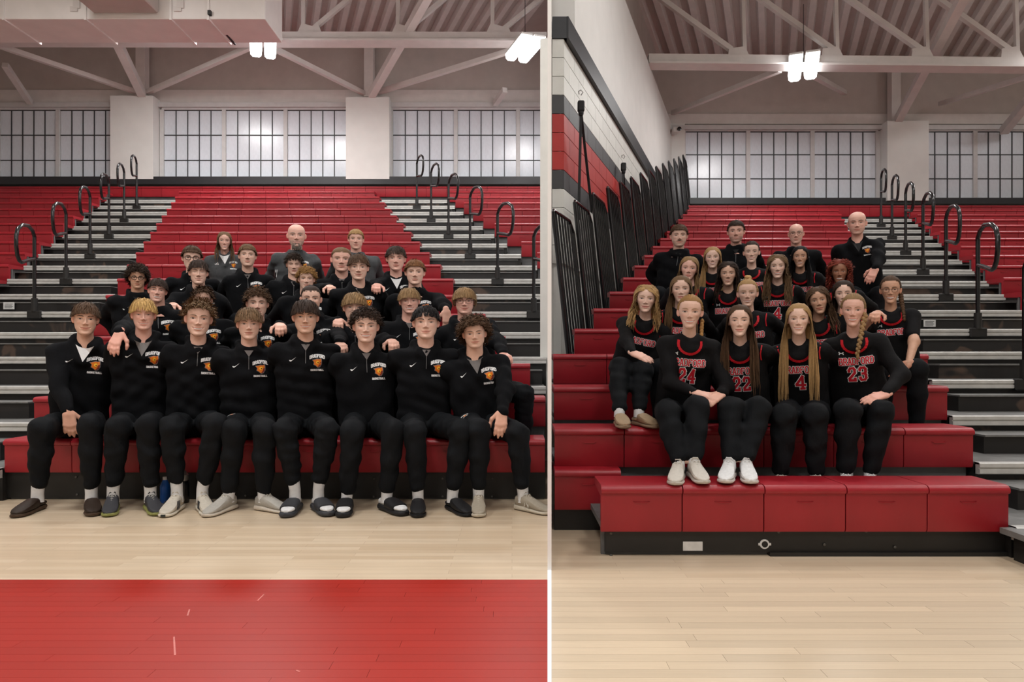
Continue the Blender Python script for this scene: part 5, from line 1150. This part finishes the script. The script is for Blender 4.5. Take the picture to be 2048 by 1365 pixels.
# ------------------------------------------------------------------ the jersey team (right hall)
def lr(k1, a1, t1, k2, a2, t2, kd=3.86, ad=3.70): return (((*k1, kd), (*a1, ad), t1), ((*k2, kd), (*a2, ad), t2))
person('R', 1, 1380, 590, 659, "person in black number 24 jersey with hands together on the lap", 'back', 'honey', 'fair', 'f', 'jersey', '24', .9, .8, px=1362, lean=.06, extra='wisps', legs=lr((1335, 826), (1357, 925), (-.1, 1), (1394, 816), (1388, 922), (.25, 1)), shoes=TRO, mark=(1291, 812, 'tag'), hair_h=.03,
       hands=[(-1, 1418, 793, 3.90, 'flat', (.92, -.22, .25), (0, .9, .4)), (1, 1424, 800, 3.87, 'flat', (-.75, -.4, .5), (0, .8, .6))], roll=3, facing=8, arms={-1: (-.45, -1, -.3), 1: (.5, -1, -.3)})
person('R', 1, 1479, 611, 672, "person in black number 22 jersey and bright white trainers", 'long', 'brown', 'light', 'f', 'jersey', '22', .4, px=1488, hl=1.25, legs=lr((1462, 818), (1459, 922), (-.12, 1), (1516, 818), (1492, 922), (.12, 1)), shoes=TRW, hair_h=.04, lean=.05)
person('R', 1, 1597, 606, 671, "person in black number 4 jersey seated in the front between numbers 22 and 23", 'long', 'straw', 'light', 'f', 'jersey', '4', .8, .6, px=1605, hl=1.55, hair_h=.04, lean=.05, legs=lr((1568, 832), (1562, 950), (-.1, 1), (1630, 832), (1632, 950), (.2, 1), 3.86, 3.86), shoes=TRO)
person('R', 1, 1706, 587, 655, "person in black number 23 jersey and gold earrings, hand on thigh", 'back', 'sandy', 'rosy', 'f', 'jersey', '23', .9, .8, px=1722, extra='braid', hair_h=.03, lean=.05, legs=lr((1696, 822), (1693, 948), (-.1, 1), (1762, 824), (1740, 948), (.1, 1), 3.86, 3.86), shoes=TRW,
       hands=[(1, 1746, 797, 3.88, 'flat', (-.9, -.3, .4), (0, .85, .5))], arms={1: (.9, -.3, -.4)}, roll=2)
person('R', 2, 1292, 569, 627, "person in black jersey and tan clogs, sitting apart at the left", 'wavy', 'straw', 'light', 'f', 'jersey', None, .6, px=1265, hl=.75, hair_h=.04, roll=5, lean=.05, legs=(((1240, 735, 4.5), (1239, 822, 4.25), (.15, 1)), ((1285, 742, 4.45), (1278, 822, 4.3), (.5, .9))), shoes=CLT,
       hands=[(-1, 1288, 718, 4.42, 'flat', (.85, -.35, .2), (.1, .8, .5))])
person('R', 2, 1362, 554, 604, "person in black jersey peering out right behind the number 24 player", 'long', 'lightbrown', 'light', 'f', 'jersey', None, .1, px=1355, hl=1.0, hair_h=.04)
person('R', 2, 1495, 563, 611, "person in black jersey right behind the number 22 player", 'back', 'straw', 'fair', 'f', 'jersey', None, .9, .7, px=1505, extra='bun', hair_h=.04)
person('R', 2, 1637, 574, 629, "person in black jersey tilting the head between the number 4 and 23 players", 'wavy', 'brown', 'tan', 'f', 'jersey', None, .5, px=1645, hair_h=.04, roll=-8, hl=.8)
person('R', 2, 1687, 565, 612, "person in black jersey half hidden behind the number 23 player", 'long', 'dark', 'light', 'f', 'jersey', None, .3, px=1690, hair_h=.04, hl=.9)
person('R', 2, 1781, 555, 606, "person in glasses and short sleeved black jersey with bare forearm, far right", 'back', 'brown', 'tan', 'f', 'jersey', None, 1, 1, px=1792, glasses='thin', extra='tail', hair_h=.03, bare=True, eo=.018,
       hands=[(1, 1796, 748, 4.55, 'flat', (-.8, -.6, .2), (0, .6, .7)), (-1, 1748, 632, 4.46, 'drape', (-.5, -.4, .6), (0, .8, .5))], arms={1: (.95, -.2, -.4)})
person('R', 3, 1378, 515, 560, "person in black jersey just below the leftmost black topped coach", 'long', 'sandy', 'rosy', 'f', 'jersey', None, .1, px=1372, hair_h=.04, roll=6, hl=.6)
person('R', 3, 1456, 524, 572, "person in black jersey in the third row, above the number 22 player", 'wavy', 'dark', 'olive', 'f', 'jersey', None, .7, .4, px=1460, hair_h=.04, hl=.8)
person('R', 3, 1555, 508, 559, "person in black jersey with number 4 in the middle of the raised rows", 'wavy', 'lightbrown', 'light', 'f', 'jersey', '4', .8, .8, px=1555, hair_h=.04, hl=1.1)
person('R', 3, 1679, 520, 566, "person in black jersey just below the tallest coach at the right", 'ringlet', 'red', 'brown', 'f', 'jersey', None, .9, .9, px=1682, hair_h=.08, eo=.017, hl=.75)
person('R', 4, 1425, 493, 538, "person in black jersey between the first and second black topped coaches", 'long', 'straw', 'light', 'f', 'jersey', None, .8, .6, px=1425, hair_h=.04, hl=1.2)
person('R', 4, 1503, 483, 527, "person in black jersey just below the second black topped coach", 'back', 'dark', 'light', 'f', 'jersey', None, .8, .7, px=1503, hair_h=.03)
person('R', 4, 1600, 493, 535, "person in black jersey just below the coach wearing glasses", 'long', 'black', 'tan', 'f', 'jersey', None, .8, .7, px=1605, hair_h=.04, hl=.9)
person('R', 5, 1358, 448, 495, "person in high collared plain black top, leftmost of the jersey team's back row", 'crop', 'brown', 'fair', 'm', 'coach', None, .5, px=1345, stache=1, stub=.4, neck='high', tee='black', crest_on=False, hair_h=.05, hl=.7, turn=4)
person('R', 5, 1472, 438, 487, "person in plain black zip top, second from left behind the jersey team", 'fade', 'dark', 'rosy', 'm', 'coach', None, .7, .4, px=1472, stub=.55, neck='high', tee='black', crest_on=False, hair_h=.08)
person('R', 5, 1592, 448, 489, "person in thin glasses and black badged top behind the jersey team", 'balding', 'grey', 'rosy', 'm', 'coach', None, .1, px=1592, glasses='thin', neck='high', tee='black', hair_h=.0, stub=.2)
person('R', 5, 1714, 424, 471, "person in open collared black top with chest badge, rightmost and highest behind the jersey team", 'balding', 'brown', 'rosy', 'm', 'coach', None, .1, px=1728, neck='open', tee='black', hair_h=.0, stub=.25, wide=1.08, hands=[(1, 1742, 566, 6.3, 'relax', (-.4, -.8, .3), (0, .5, .8))])
# bottles on the floor between the second and third boys of the front row
def bottle(px, d, prof, m, cap, label, hgt):
    P = at(px, 0, d); t = empty('drink_bottle', (P.x, d, .001)); props(t, label, 'bottle')
    MB().lathe(prof, n=16).build('bottle_body', m, t, True); MB().lathe(cap[0], n=14).build('cap', cap[1], t, True)
bottle(330, 4.86, [(.03, 0), (.034, .01), (.034, .12), (.022, .15), (.014, .165)], mat('blue_plastic', L3(30, 90, 170), .3, .1, 20), ([(.015, .165), (.015, .185), (.012, .187)], M_PLATE), 'blue plastic bottle on the floor behind the striped trainers', .18)
bottle(368, 4.86, [(.033, 0), (.036, .01), (.036, .14), (.03, .16)], M_RAIL, ([(.031, .16), (.033, .17), (.033, .2), (.02, .215), (.012, .23)], M_HOOK), 'black flask with steel cap on the floor behind the striped trainers', .23)
